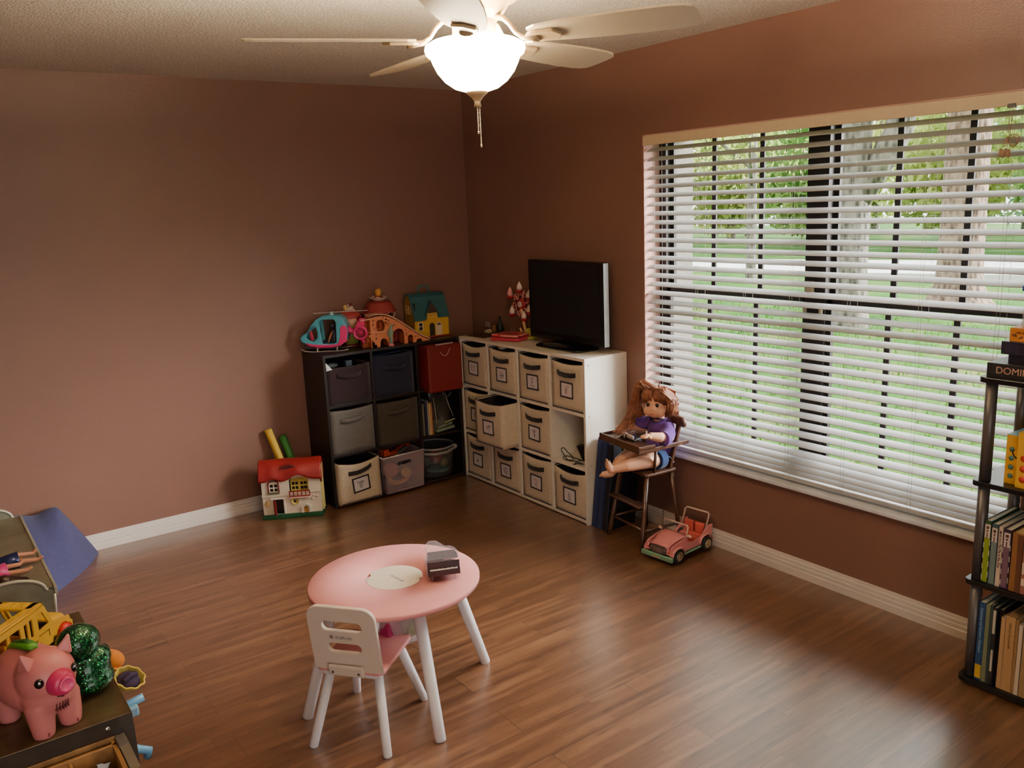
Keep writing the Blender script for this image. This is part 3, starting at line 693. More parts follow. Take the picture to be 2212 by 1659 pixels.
obj('rim', MB().tube([(-w1, 0, h), (w1, 0, h), (w1, .28, h), (-w1, .28, h), (-w1, 0, h)], .004, 6), P(206, 190, 190, .4), t)
tt = thing('toy_truck', 'orange toy truck lying in the frosted plastic bin', 'toy', (cx[1]-.05, -.21, .235), 20)
obj('cab', MB().box((-.05, -.03, -.01), (-.01, .03, .035)), P(204, 74, 38), tt, bevel=.006)
obj('bed', MB().box((-.01, -.03, -.015), (.07, .03, .01)), P(196, 64, 36), tt, bevel=.004)
tt = thing('toy_ramp', 'grey and orange toy ramp sticking up out of the frosted bin', 'toy', (cx[1]+.04, -.2, .225), 0)
obj('ramp', MB().box((-.07, -.02, .0), (.06, .01, .008), Matrix.Rotation(-.45, 4, 'Y')), P(120, 112, 104), tt, bevel=.002)
obj('rail', MB().box((-.02, .015, -.01), (.09, .04, .02), Matrix.Rotation(-.3, 4, 'Y')), P(200, 66, 36), tt, bevel=.004)
tt = thing('toy_ring', 'curved orange toy track seen through the frosted bin', 'toy', (cx[1]+.0, -.25, .06), 0)
obj('ring', MB().tube([(.07*math.cos(a), .0, .03+.045*math.sin(a)*(-1)) for a in [i*PI/12 for i in range(13)]], .014, 8), P(226, 150, 60), tt)
tt = thing('toy_ball', 'yellow-orange ball seen through the frosted bin', 'ball', (cx[1]+.05, -.255, .10), 0); obj('ball', MB().ball((0, 0, 0), .032), P(226, 176, 80), tt)
tt = thing('stuffed_toy', 'pink soft toy seen through the frosted bin', 'toy', (cx[1]-.05, -.24, .13), 0); obj('body', MB().ball((0, 0, 0), (.05, .05, .045)), P(176, 80, 84, .8), tt)
# round clear bucket
t = thing('clear_bucket', 'round clear plastic bucket of toys at the bottom right of the dark shelf', 'bucket', (cx[2]-.005, -.182, .0225), 0)
BK = P(130, 128, 124, .2, alpha=.20)
obj('bucket_wall', MB().lathe([(.10, 0), (.112, .01), (.126, .19)], seg=40, caps=False), BK, t, solid=.002)
obj('rim', MB().lathe([(.127, .185), (.131, .187), (.131, .197), (.126, .197), (.126, .185)], seg=40), P(140, 136, 134, .4), t)
obj('bail_handle', MB().tube([(-.131, -.0, .17), (-.12, -.075, .165), (-.06, -.122, .162), (.02, -.133, .164), (.09, -.102, .172), (.131, 0, .18)], .006, 8, flat=1.6), P(142, 134, 132, .5), t)
obj('handle_hinge', MB().ball((.115, -.075, .172), (.017, .008, .017)), P(150, 144, 142, .5), t)
for nm, lab, p, r, c in (('toy_ball', 'red ball inside the round clear bucket', (-.01, -.035, .118), .044, (170, 56, 44)), ('toy_ball', 'yellow-green ball inside the round clear bucket', (.05, -.02, .072), .034, (130, 120, 56)), ('toy_ball', 'blue-green flat toy at the bottom of the round clear bucket', (.02, -.01, .028), .0, (50, 100, 106))):
    tt = thing(nm, lab, 'toy', (cx[2]-.005+p[0], -.182+p[1], .02+p[2]), 0)
    obj('body', MB().ball((0, 0, 0), r if r else (.08, .07, .02)), P(*c), tt)
# ------------------------------------------------------------------ round play table
PINK = M('pink_paint', rgb(228, 152, 150), .6, var=.015); WPAINT = M('white_paint', rgb(226, 220, 220), .42, var=.02)
TX, TY = -1.863, -2.262
t = thing('play_table', 'round pink-topped play table with splayed white round legs', 'table', (TX, TY, 0))
R_ = .30
top = MB().lathe([(.10, .427), (R_-.003, .427), (R_, .430), (R_, .442), (R_-.003, .445), (.1005, .445), (.1005, .441), (.1005, .427)], seg=96)
obj('tabletop', top, PINK, t)
obj('under_frame', MB().lathe([(.10, .404), (.215, .404), (.22, .427), (.10, .427)], seg=48), WPAINT, t)
for a in (-5, -98, 168.5, 81):
    ca, sa = math.cos(a*D2R), math.sin(a*D2R)
    obj('leg', MB().tube([(.345*ca, .345*sa, 0), (.344*ca, .344*sa, .004), (.215*ca, .215*sa, .42)], [.0165, .0185, .0215], 20), WPAINT, t)
    
# lid with two finger notches
def lidpoly():
    r = .099; pts = []
    for i in range(120):
        a = i*3; 
        for na in (133, 313):
            d = (a-na+180) % 360-180
            if abs(d) < 9: 
                rr_ = r-.012*math.cos(d/9*PI/2); break
        else: rr_ = r
        pts.append((rr_*math.cos(a*D2R), rr_*math.sin(a*D2R)))
    return pts
LIDM = M('cream_lid', rgb(236, 220, 200), .45, var=.02)
lid = thing('table_lid', 'round cream lid set into the centre of the pink table', 'lid', (TX, TY, .4455), 0)
obj('disc', MB().prism(lidpoly(), -.008, 0, 'z'), LIDM, lid)
text('lid_logo', 'KidKraft', .017, P(150, 134, 124, .7), lid, (.010, -.038, .0002), (0, 0, 97*D2R), .0002)
obj('logo_mark', MB().prism([(.0, -.052), (.011, -.053), (.011, -.043), (.005, -.040), (-.001, -.043)], .0002, .0006, 'z'), P(170, 154, 142, .7), lid)
obj('recess_ring', MB().lathe([(.1003, .4405), (.0945, .4405), (.0945, .4395), (.1003, .4395)], (0, 0, 0), 48), P(196, 84, 92), t)
# hanging storage net with toys
NETM = P(222, 206, 206, .2, alpha=.3, spec=.8)
net = thing('hanging_tray', 'clear plastic storage tray hanging under the pink table', 'tray', (TX, TY, 0))
def netf(u, v):
    a = u*2*PI; r = (.085+.035*v)+.004*math.sin(a*9)*v
    return (r*math.cos(a), r*math.sin(a), .225+.18*v+.003*math.sin(a*9+1)*v)
obj('tray_wall', MB().grid(netf, 72, 8), NETM, net, solid=.002)
obj('tray_base', MB().lathe([(0, .225), (.085, .225), (.088, .229)], seg=36), NETM, net)
for nm, l, p, r, c in (('toy_ball', 'pale green shiny ball in the tray under the table', (.012, -.075, .285), .036, (170, 176, 150)), ('toy_ball', 'small yellow-green ball in the tray under the table', (.055, -.070, .268), .022, (196, 196, 84))):
    q = thing(nm, l, 'ball', (TX+p[0], TY+p[1], p[2])); obj('ball', MB().ball((0, 0, 0), r), P(*c, .2), q)
q = thing('toy_purse', 'magenta toy purse in the tray under the table', 'toy', (TX-.045, TY-.045, .285), 20)
obj('pouch', MB().hexa([(-.045, -.025, -.035), (.04, -.025, -.035), (.04, .025, -.035), (-.045, .025, -.035)], [(-.04, -.02, .04), (.045, -.02, .03), (.045, .02, .03), (-.04, .02, .04)]), P(170, 44, 92), q, bevel=.006)

# ------------------------------------------------------------------ child's chair
ch = thing('kids_chair', 'small white chair with pink seat and slotted back at the round table', 'chair', (-2.04, -2.36, 0), -51.2+90-90)
# local: +x right, +y forward (towards table)
ang = math.atan2(.207, .257)  # forward direction
ch.rotation_euler = (0, 0, ang-PI/2)
SWH = .118; SD = .128; sz = .27
seat = [(-.100, -SD), (.100, -SD)]+arc(.100, SD-.03, .03, 0, 90, 5)[0:]+arc(-.100, SD-.03, .03, 90, 180, 5)
seat = rrect(-SWH, -SD, SWH, SD, .022, 5)
obj('seat', MB().prism(seat, sz-.012, sz+.002, 'z'), PINK, ch, bevel=.003)
obj('seat_frame', MB().box((-.10, -.112, sz-.034), (.10, .112, sz-.012)), WPAINT, ch, bevel=.004)
CHP = M('chair_white', rgb(224, 208, 190), .45, var=.02)
hw_, hz = .118, .238
outl = [(-hw_+.020, 0), (hw_-.020, 0), (hw_, .04)]+arc(hw_-.044, hz-.044, .044, 0, 90, 8)+arc(-hw_+.044, hz-.044, .044, 90, 180, 8)+[(-hw_, .04)]
outl = [(-hw_+.0, 0.0), (hw_-.0, 0.0)]+arc(hw_-.044, hz-.044, .044, 0, 90, 8)+arc(-hw_+.044, hz-.044, .044, 90, 180, 8)
h1 = rrect(-.068, .150, .068, .185, .016, 6); h2 = rrect(-.058, .070, .058, .104, .016, 6)
bp = plate('backrest', outl, [h1, h2], .014, CHP, ch, bevel=.002, loc=(0, -.122, sz-.002), rot=(PI/2+8*D2R, 0, 0))
obj('back_bracket', MB().box((-.062, -.006, -.0), (.062, .006, .040)), CHP, ch, bevel=.008, loc=(0, -.140, sz-.014), rot=(8*D2R, 0, 0))
obj('bolt', MB().ball((-.045, -.007, .014), .004).ball((.045, -.007, .014), .004), P(70, 50, 40), ch, loc=(0, -.140, sz-.012), rot=(8*D2R, 0, 0))
text('back_logo', 'KidKraft', .017, P(150, 136, 126, .7), ch, (-.026, -.1478, sz+.118), (PI/2+8*D2R, 0, 0), .0002)
obj('logo_mark', MB().prism([(-.045, 0), (-.033, 0), (-.033, .010), (-.039, .014), (-.046, .010)], -.0004, .0002), P(150, 136, 126, .7), ch, loc=(0, -.1476, sz+.118), rot=(8*D2R, 0, 0))
for (sx, sy) in ((-1, -1), (1, -1), (1, 1), (-1, 1)):
    fx, fy = sx*.131, sy*.165 
    obj('leg', MB().tube([(fx, fy, 0), (fx*.998, fy*.998, .004), (sx*.082, sy*.088, sz-.02)], [.0128, .0145, .0165], 18), WPAINT, ch)

# ------------------------------------------------------------------ miniature grand piano
px, py = (-1.777-1.702)/2, (-2.378-2.410)/2
an = math.atan2(-2.410+2.378, -1.702+1.777)/D2R
pn = thing('toy_piano', 'tiny clear and black grand piano music box on the pink table', 'music box', (px, py+.0, .4455), an)
CL = P(214, 190, 196, .08, alpha=.22, spec=.9); PB = P(44, 22, 24, .25)
pw = .056
foot = [(-pw, -.012), (pw, -.012), (pw, .035)]+[(pw*.95, .055), (pw*.7, .068), (pw*.35, .066), (pw*.1, .072), (-pw*.1, .095), (-pw*.5, .108), (-pw*.85, .10), (-pw, .085)]
obj('case', MB().prism(foot, .024, .050, 'z'), CL, pn)
obj('action_frame', MB().prism([(x*.92, max(-.010, y*.88)) for x, y in foot], .027, .047, 'z'), PB, pn)
obj('fallboard', MB().box((-pw, -.0135, .026), (pw, -.0118, .072)), PB, pn)
obj('keyboard', MB().box((-.048, -.019, .043), (.048, -.0135, .047)), P(236, 226, 214), pn)
kb = MB()
for k in range(20):
    if k % 7 not in (2, 6): kb.box((-.046+k*.0046, -.0165, .047), (-.0437+k*.0046, -.0135, .049))
obj('black_keys', kb, PB, pn)
obj('key_slip', MB().box((-pw, -.021, .024), (pw, -.0118, .042)), PB, pn)
lp = [(-pw, .0), (pw*1.04, .0), (pw, .022), (pw*.8, .036), (pw*.55, .043), (pw*.2, .044), (.0, .054), (-pw*.3, .066), (-pw*.75, .067), (-pw, .055)]
plate('raised_lid', lp, [], .0018, CL, pn, loc=(0, .004, .074), rot=(PI/2-18*D2R, 0, 0))
obj('lid_inner', MB().prism([(x*.93, min(y*.8, .030)+.001) for x, y in lp], .0045, .0065), P(62, 38, 30, .4, alpha=.92), pn, loc=(0, 0, .072), rot=(-14*D2R, 0, 0))
obj('side_post', MB().box((-pw-.004, -.013, .024), (-pw, -.009, .128)), CL, pn)
for x in (-.040, .040): obj('leg', MB().tube([(x, -.004, 0), (x, -.004, .024)], .0018, 8), CL, pn)
obj('leg', MB().tube([(-.01, .08, 0), (-.01, .08, .024)], .0018, 8), CL, pn)
obj('pedal_bar', MB().tube([(-.042, -.006, .019), (.06, -.006, .019)], .0014, 6), PB, pn)
# crumb on the floor
c = Vector((-1.79, -2.64, 0))
# ------------------------------------------------------------------ television, remote, laptop, fairground wheel
TVB = P(20, 19, 19, .22)
tv = thing('television', 'black flat screen television on the white cube shelf', 'television', (-.12, -1.145, .91), -90)
hwT = .322
obj('casing', MB().box((-hwT, -.018, .032), (hwT, .030, .482)), TVB, tv, bevel=.006)
obj('screen', MB().box((-hwT+.022, -.0192, .075), (hwT-.022, -.018, .462)), P(26, 25, 26, .55, spec=.25), tv)
obj('back_housing', MB().hexa([(-.24, .03, .06), (.24, .03, .06), (.18, .075, .10), (-.18, .075, .10)], [(-.24, .03, .44), (.24, .03, .44), (.18, .075, .36), (-.18, .075, .36)]), TVB, tv)
obj('side_glare', MB().box((hwT, -.014, .036), (hwT+.0015, .020, .478)), M('window_glare_edge', rgb(190, 196, 200), .35, .3), tv)  # pale strip paints window light reflecting off the glossy black side
obj('neck', MB().box((-.045, .0, .008), (.045, .025, .06)), TVB, tv, bevel=.004)
obj('base', MB().prism(rrect(-.20, -.098, .20, .085, .05, 8), .0005, .010, 'z'), P(16, 15, 16, .15), tv, bevel=.002)
rm = thing('remote_control', 'black remote control lying on the television base', 'remote control', (-.195, -1.13, .922), -82)
obj('body', MB().box((-.085, -.020, 0), (.085, .020, .016)), P(34, 31, 29, .5), rm, bevel=.006)
bb_ = MB()
for i in range(9):
    for j in range(3): bb_.box((-.07+i*.0135, -.013+j*.0095, .016), (-.0625+i*.0135, -.007+j*.0095, .0178))
obj('buttons', bb_, P(110, 98, 84, .6), rm)
lt = thing('toy_laptop', 'closed pink toy laptop on the white shelf left of the television', 'toy', (-.160, -.660, .9105), -68)
HOT = P(176, 48, 68, .35); LPK = P(214, 136, 124, .4)
obj('lower_shell', MB().prism(rrect(-.105, -.088, .105, .088, .028, 6), 0, .022, 'z'), HOT, lt, bevel=.006)
obj('lid', MB().prism(rrect(-.094, -.078, .094, .078, .022, 6), .022, .036, 'z'), HOT, lt, bevel=.005)
for a, b_ in (((-.094, -.074, .024), (-.055, -.052, .040)), ((-.03, -.080, .024), (.092, -.056, .038)), ((.072, -.056, .024), (.094, .06, .038))):
    obj('lid_trim', MB().box(a, b_), LPK, lt, bevel=.006, bseg=3)
# mini fairground wheel
fw = thing('toy_ferris_wheel', 'pink and red toy ferris wheel beside the television', 'toy', (-.075, -.665, .91), -78)
PK = P(206, 128, 120, .45); RD = P(160, 38, 46, .4); WH = P(214, 196, 186, .5)
obj('base', MB().lathe([(0, 0), (.062, 0), (.056, .012), (.022, .02), (.016, .05), (.014, .06), (0, .062)], (.045, 0, 0), 28), P(168, 164, 66, .5), fw)
obj('post', MB().tube([(.03, -.004, .03), (.008, -.006, .12), (.0, -.004, .205)], [.009, .008, .007], 12).tube([(.0, .0, .02), (-.012, -.01, .06)], .006, 10), P(214, 170, 120, .5), fw)
wz = .205
wm = MB()
for k in range(6):
    a = (k*60+15)*D2R
    wm.tube([(.02*math.cos(a), 0, wz+.02*math.sin(a)), (.085*math.cos(a), 0, wz+.085*math.sin(a))], [.009, .006], 8, flat=.6)
    for s in (-1, 1):
        a2 = a+s*.42
        wm.tube([(.05*math.cos(a)+.012*math.cos(j*PI/6)*0+.075*math.cos(a2)*0+(.045+.03*j/8)*math.cos(a+s*.42*math.sin(j*PI/8))-.05*math.cos(a), 0, wz+(.045+.03*j/8)*math.sin(a+s*.42*math.sin(j*PI/8))) for j in range(9)], .003, 6)
obj('wheel', wm, PK, fw)
obj('hub', MB().lathe([(0, 0), (.034, 0), (.034, .010), (.026, .014), (0, .014)], seg=24), RD, fw, loc=(0, .002, wz), rot=(PI/2, 0, 0))
obj('hub_disc', MB().lathe([(0, 0), (.017, 0), (.018, .004), (.014, .006), (0, .006)], seg=24), P(196, 176, 166, .4), fw, loc=(-.002, -.013, wz), rot=(PI/2, 0, 0))
for k, (x, z, h) in enumerate(((.0, .085, 1.0), (-.076, .046, 1.1), (-.066, -.062, 1.0), (.075, .04, 1), (.03, -.085, .9), (.07, -.045, .9))):
    q = obj('gondola', MB().lathe([(0, -.018), (.012, -.016), (.024, 0), (.024, .003), (0, .003)], seg=18), RD, fw, loc=(x, -.016, wz+z))
    obj('canopy', MB().lathe([(.016, .003), (.017, .018), (.013, .032*h), (.005, .045*h), (.002, .052*h), (0, .054*h)], seg=16), WH if k != 1 else P(196, 130, 130, .5), q)
tt = thing('toy_fence', 'tiny white toy fence beside the pink laptop', 'toy', (-.03, -.50, .91), -75)
obj('rails', MB().tube([(-.02, 0, .012), (.02, 0, .012)], .0015, 6).tube([(-.02, 0, .025), (.02, 0, .025)], .0015, 6).tube([(-.012, 0, 0), (-.012, 0, .034)], .0018, 6).tube([(.006, 0, 0), (.006, 0, .034)], .0018, 6), P(170, 160, 146), tt)
tt = thing('shell_ornament', 'cream shell-shaped ornament with a thin stem and clear wings', 'ornament', (-.115, -.36, .91), -60)
obj('shell', MB().ball((0, 0, .014), (.022, .016, .014)).ball((-.024, 0, .012), (.008, .007, .009)), P(178, 158, 126, .5), tt)
obj('stem', MB().tube([(.006, 0, .02), (.005, 0, .065)], .0012, 6), WH, tt)
obj('clear_wing', MB().ball((-.01, 0, .06), (.018, .006, .02)), P(150, 136, 120, .1, alpha=.3), tt)
tt = thing('toy_pot', 'small tan pot figure behind the cream ornament', 'toy', (-.06, -.335, .91), 0)
obj('pot', MB().lathe([(0, 0), (.018, 0), (.022, .014), (.014, .028), (.014, .034), (.009, .044), (0, .046)], seg=18), P(126, 84, 46, .6), tt)
tt = thing('green_bottle', 'dark green glass bottle shape behind the pink laptop', 'bottle', (-.028, -.36, .91), 0)
obj('glass', MB().lathe([(0, 0), (.024, 0), (.026, .02), (.02, .045), (.008, .07), (.006, .10), (0, .10)], seg=20), P(38, 62, 44, .2, alpha=.7), tt)
tt = thing('wooden_map', 'thin dark brown place mat lying at the corner end of the white shelf', 'mat', (-.16, -.40, .911), -85)
obj('sheet', MB().box((-.09, -.10, 0), (.09, .12, .002)), P(70, 46, 34, .6), tt)

# ------------------------------------------------------------------ toys on the dark shelf
ZT = .91
# helicopter, local +x = nose
H = thing('toy_helicopter', 'turquoise and hot pink toy helicopter on the dark shelf', 'toy', (-1.078, -.148, ZT), 145, scale=1.04)
TQ = P(84, 164, 180, .28); HP = P(222, 60, 122, .28); DKG = P(30, 22, 26, .2)
# side profile prism with rounded bevel (x forward, z up)
def heli_profile():
    return [(.158, .055), (.172, .068), (.174, .082), (.160, .098), (.135, .112), (.112, .150), (.080, .185), (.045, .198), (.0, .200), (-.045, .196), (-.070, .180), (-.082, .14), (-.086, .10), (-.080, .062), (-.045, .040), (0, .030), (.07, .030), (.125, .042)]
door = [(.056, .052), (.062, .172), (.050, .182), (-.016, .180), (-.028, .168), (-.026, .056), (-.014, .046), (.044, .044)]
wind = [(.138, .096), (.104, .148), (.084, .140), (.076, .110), (.080, .078), (.100, .060), (.122, .066), (.142, .082)]
for s in (-1, 1):
    plate('cabin_side', heli_profile(), [door, wind], .010, TQ, H, bevel=.004, loc=(0, s*.052, 0))
pf = heli_profile()
sh = MB()
for i in range(len(pf)):
    (a, b_), (c_, d_) = pf[i], pf[(i+1) % len(pf)]
    if i in (3, 4, 5, 6): continue     # windscreen stays open
    sh.add([(a, -.05, b_), (a, .05, b_), (c_, .05, d_), (c_, -.05, d_)], [(0, 1, 2, 3)])
obj('cabin_shell', sh, TQ, H, solid=.006)
obj('windscreen', MB().add([(.160, -.046, .098), (.160, .046, .098), (.135, .046, .112), (.135, -.046, .112), (.112, .046, .150), (.112, -.046, .150), (.080, .046, .185), (.080, -.046, .185)], [(0, 1, 2, 3), (3, 2, 4, 5), (5, 4, 6, 7)]), P(150, 120, 112, .1, alpha=.3), H)
lower = [(-.020, .040), (-.034, .046), (-.048, .080), (-.052, .132), (-.064, .146), (-.084, .144), (-.090, .10), (-.083, .060), (-.045, .036), (0, .026), (.07, .026), (.125, .038), (.150, .056), (.10, .044), (.03, .040), (-.005, .042)]
for s in (-1, 1): obj('lower_hull', MB().prism(lower, s*.050, s*.059), HP, H, bevel=.002)
obj('belly', MB().add([(-.083, -.055, .058), (-.083, .055, .058), (-.045, .055, .034), (-.045, -.055, .034), (0, .055, .025), (0, -.055, .025), (.07, .055, .025), (.07, -.055, .025), (.125, .055, .037), (.125, -.055, .037), (.15, .05, .055), (.15, -.05, .055)], [(0, 1, 2, 3), (3, 2, 4, 5), (5, 4, 6, 7), (7, 6, 8, 9), (9, 8, 10, 11)]), HP, H, solid=.004)
obj('tail_boom', MB().tube([(-.075, 0, .115), (-.11, 0, .105), (-.14, 0, .09)], [.034, .024, .018], 12, flat=.7), HP, H)
obj('tail_fin', MB().prism([(-.11, .105), (-.155, .172), (-.185, .176), (-.178, .118), (-.165, .10)], -.006, .006).prism([(-.15, .055), (-.165, .032), (-.178, .034), (-.175, .055)], -.006, .006), HP, H, bevel=.003)
dz = .095; dm = MB()
dm.lathe([(.030, -.014), (.040, -.010), (.040, .010), (.030, .014), (.030, -.014)], seg=32)
for k in range(12):
    a = k*30*D2R; dm.box((.004, -.0015, -.002), (.032, .0015, .002), Matrix.Rotation(a, 4, 'Z'))
dm.lathe([(0, .004), (.007, .004), (.007, -.004), (0, -.004)], seg=14)
obj('tail_rotor_duct', dm, HP, H, loc=(-.158, .022, dz), rot=(PI/2, 0, 0))
obj('seat_back', MB().box((-.05, -.035, .05), (-.03, .035, .14)), DKG, H, bevel=.006)
obj('cockpit_seat', MB().tube([(.118, 0, .06), (.124, 0, .10), (.128, 0, .122)], [.022, .02, .012], 12, flat=.5), P(206, 60, 84, .4), H)
dl = thing('small_doll', 'small doll in a dark outfit sitting inside the toy helicopter', 'doll', (-1.085, -.14, ZT+.048), 145)
obj('body', MB().tube([(-.012, 0, 0), (-.015, 0, .05), (-.012, 0, .075)], [.020, .018, .010], 10).ball((-.010, 0, .098), .018).tube([(.0, .02, .012), (.04, .024, .012), (.045, .024, -.006)], [.011, .009, .007], 8).tube([(-.01, .022, .062), (.0, .035, .03), (.012, .034, -.0)], [.006, .005, .004], 8), P(48, 40, 56, .6), dl, remesh=.003)
obj('arm', MB().tube([(-.01, .028, .062), (.004, .040, .03), (.016, .040, .0)], [.006, .0055, .004], 8).tube([(-.01, -.028, .062), (.004, -.040, .03), (.016, -.040, .0)], [.006, .0055, .004], 8), P(176, 118, 86, .5), dl)
for s in (-1, 1):
    obj('skid', MB().tube([(.175, s*.058, .020), (.15, s*.058, .007), (.11, s*.058, .003), (0, s*.058, .0032), (-.06, s*.058, .004), (-.088, s*.058, .010)], .003, 8), P(168, 150, 140, .35), H)
    for x in (.085, -.025): obj('skid_strut', MB().tube([(x, s*.038, .034), (x, s*.058, .003)], .0045, 8), P(168, 150, 140, .35), H)
obj('rotor_mast', MB().lathe([(0, .198), (.018, .198), (.012, .208), (.006, .212), (.014, .217), (0, .220)], seg=16), P(170, 196, 200, .25), H)
obj('rotor_blade', MB().box((-.20, -.009, .2135), (.10, .009, .2155)), P(214, 190, 180, .35), H, rot=(0, 0, 8*D2R))
# cherry topped cupcake toy behind the helicopter
C = thing('cupcake_playset', 'pink cupcake toy with white cream swirl and yellow wafer behind the helicopter', 'toy', (-.935, -.085, ZT), 10)
RO = P(176, 66, 66, .5)
obj('base', MB().lathe([(0, 0), (.066, 0), (.062, .014), (0, .014)], seg=28), P(110, 40, 48, .45), C)
obj('lower_cup', MB().lathe([(0, .014), (.038, .014), (.058, .075), (.060, .13), (0, .13)], seg=28), P(176, 182, 84, .5), C)
obj('middle', MB().lathe([(0, .12), (.058, .12), (.064, .14), (.060, .175), (0, .175)], seg=28), P(224, 170, 140, .5), C)
obj('magenta_panel', MB().lathe([(.03, .12), (.066, .125), (.066, .182), (.03, .182)], (.012, .004, 0), 20), P(160, 44, 84, .45), C)
obj('dome', MB().lathe([(.066, .172), (.068, .178), (.062, .192), (.046, .205), (0, .215)], seg=28), RO, C)
obj('cream_swirl', MB().tube([((.034-.0022*i)*math.cos(i*.7), (.034-.0022*i)*math.sin(i*.7), .205+.0032*i) for i in range(15)], [.016-.0008*i for i in range(15)], 10), P(206, 182, 168, .5), C)
obj('cherry', MB().ball((.012, 0, .248), .010), P(128, 40, 36, .4), C)
obj('wafer', MB().box((-.011, -.004, -.014), (.011, .004, .014)), P(224, 186, 104, .5), C, loc=(-.034, -.012, .236), rot=(0, -.5, 0), bevel=.002)
obj('small_face', MB().ball((-.022, -.052, .150), (.016, .012, .018)), P(232, 186, 160, .5), C)
# layered cake house
K = thing('cake_house', 'red and pink cake-shaped toy house with curled eaves behind the orange slide', 'toy', (-.745, -.106, ZT), 5, scale=1.13)
KR = P(150, 52, 54, .5); KD = P(88, 30, 34, .6); KP = P(210, 150, 140, .5)
obj('lower_body', MB().lathe([(0, 0), (.070, 0), (.072, .07), (.068, .11), (0, .11)], seg=32), KD, K)
obj('side_wing', MB().box((.03, -.055, 0), (.125, .03, .105)), KR, K, bevel=.006)
obj('upper_body', MB().lathe([(0, .11), (.062, .11), (.066, .19), (0, .19)], seg=32), P(96, 34, 42, .6), K)
rf = MB()
def roof(u, v):
    a = u*2*PI; r = .060+.030*v; z = .222-.050*v-.007*abs(math.sin(a*4.5))*v
    return (r*math.cos(a), r*math.sin(a), z)
obj('icing_roof', rf.grid(roof, 90, 6), KR, K, solid=.003)
obj('roof_top', MB().lathe([(.062, .218), (.05, .223), (0, .226)], seg=30), KR, K)
obj('icing_trim', MB().tube([(.0925*math.cos(a), .0925*math.sin(a), .1705-.007*abs(math.sin(a*4.5))) for a in [i*2*PI/90 for i in range(91)]], .0022, 5, cap=False), P(206, 116, 100, .5), K)
obj('column', MB().tube([(.052+.006*math.sin(i*1.2), -.062, .175-.011*i) for i in range(9)], .004, 7).tube([(-.038, -.072, .172-.01*i) for i in range(5)], .004, 7), P(216, 170, 160, .5), K)
bw = MB()
def bowl(u, v):
    a = u*2*PI; r = .012+.034*v+.004*math.sin(a*5)*v
    return (r*math.cos(a), r*math.sin(a), .226+.020*v*v+.005*math.sin(a*5)*v)
obj('petal_dish', bw.grid(bowl, 60, 8), P(200, 178, 164, .5), K, solid=.003)
obj('red_ring', MB().lathe([(0, .228), (.024, .232), (.022, .247), (.016, .252), (0, .252)], seg=24), P(156, 42, 46, .4), K)
obj('flame_tip', MB().lathe([(.012, .250), (.0165, .262), (.018, .275), (.0145, .290), (.009, .292), (.006, .286)], seg=24), P(224, 158, 78, .4), K)
obj('spout', MB().tube([(.12, -.045, .03), (.13, -.048, .06), (.131, -.05, .075)], [.007, .009, .011], 10), P(188, 168, 110, .5), K)
# orange slide playset, local x right, z up (profile plane)
S = thing('slide_playset', 'orange toy bridge playset with a long curved slide and arches', 'toy', (-.905, -.262, ZT), -3.5)
OR = P(210, 128, 86, .5); OP = P(232, 178, 146, .45)
curve = [(.012, .181), (.05, .187), (.09, .186), (.13, .176), (.17, .156), (.21, .128), (.25, .099), (.29, .070), (.33, .042), (.365, .022), (.395, .010), (.402, .004)]
steps = [(.058, .0), (.046, .0), (.046, .016), (.034, .016), (.034, .032), (.022, .032), (.022, .047), (.010, .047), (.010, .063), (.0, .063), (.0, .078), (.012, .080), (.018, .100), (.012, .104)]
outl = [(x, z-.004) for x, z in curve]+[(.375, .002), (.352, .0)]+arc(.325, .0, .021, 0, 180, 8)+[(.302, .0), (.286, .0)]+[(.284, .0)]+[(.284, .03)]+arc(.267, .032, .018, 0, 180, 8)+[(.249, .0), (.226, 0)]+[(.226, .055)]+arc(.190, .06, .036, 0, 180, 10)+[(.154, .03), (.150, .0), (.120, 0)]+[(.118, .022)]+arc(.092, .026, .022, 10, 175, 8)+[(.068, 0)]+steps
oval = arc(.075, .125, .030, 0, 360, 18, .036)[:-1]
cuts = [oval]
for (x, z, a, b_) in ((.033, .160, .006, .004), (.030, .135, .004, .008), (.036, .112, .004, .008), (.115, .160, .007, .005), (.112, .140, .009, .004), (.130, .150, .004, .006), (.123, .128, .004, .004), (.05, .155, .004, .003), (.095, .172, .004, .003), (.238, .083, .004, .003), (.243, .060, .005, .003), (.241, .046, .003, .004), (.262, .074, .003, .003), (.300, .034, .003, .004), (.316, .032, .004, .003), (.15, .112, .006, .003), (.045, .052, .004, .008), (.047, .077, .004, .004), (.135, .135, .003, .004), (.165, .12, .006, .003)):
    cuts.append(arc(x, z, a, 0, 360, 8, b_)[:-1])
plate('front_panel', outl, cuts, .006, OR, S)
obj('back_panel', MB().prism([(.012, .05), (.15, .05), (.15, .13), (.012, .17)], .070, .074), P(176, 80, 44, .5), S)
for (a, b_, c_) in ((.012, .035, .18), (.12, .15, .08), (.226, .246, .07), (.286, .300, .03)):
    obj('side_post', MB().box((a, .0, 0), (a+.006, .07, c_)), P(196, 96, 52, .5), S)
obj('slide_chute', MB().grid(lambda u, v: (curve[min(10, int(v*11))][0]+(curve[min(10, int(v*11))+1][0]-curve[min(10, int(v*11))][0])*(v*11-min(10, int(v*11))), -.006+.085*u, curve[min(10, int(v*11))][1]+(curve[min(10, int(v*11))+1][1]-curve[min(10, int(v*11))][1])*(v*11-min(10, int(v*11)))+.002+.006*(2*u-1)**4), 8, 22), OP, S, solid=.0035)
obj('slide_lip', MB().box((-.045, .0, .166), (.03, .03, .173)), OP, S, bevel=.002)
obj('balcony_floor', MB().prism(arc(.06, .0, .058, 180, 360, 10, .02), .090, .094, 'z'), OP, S)
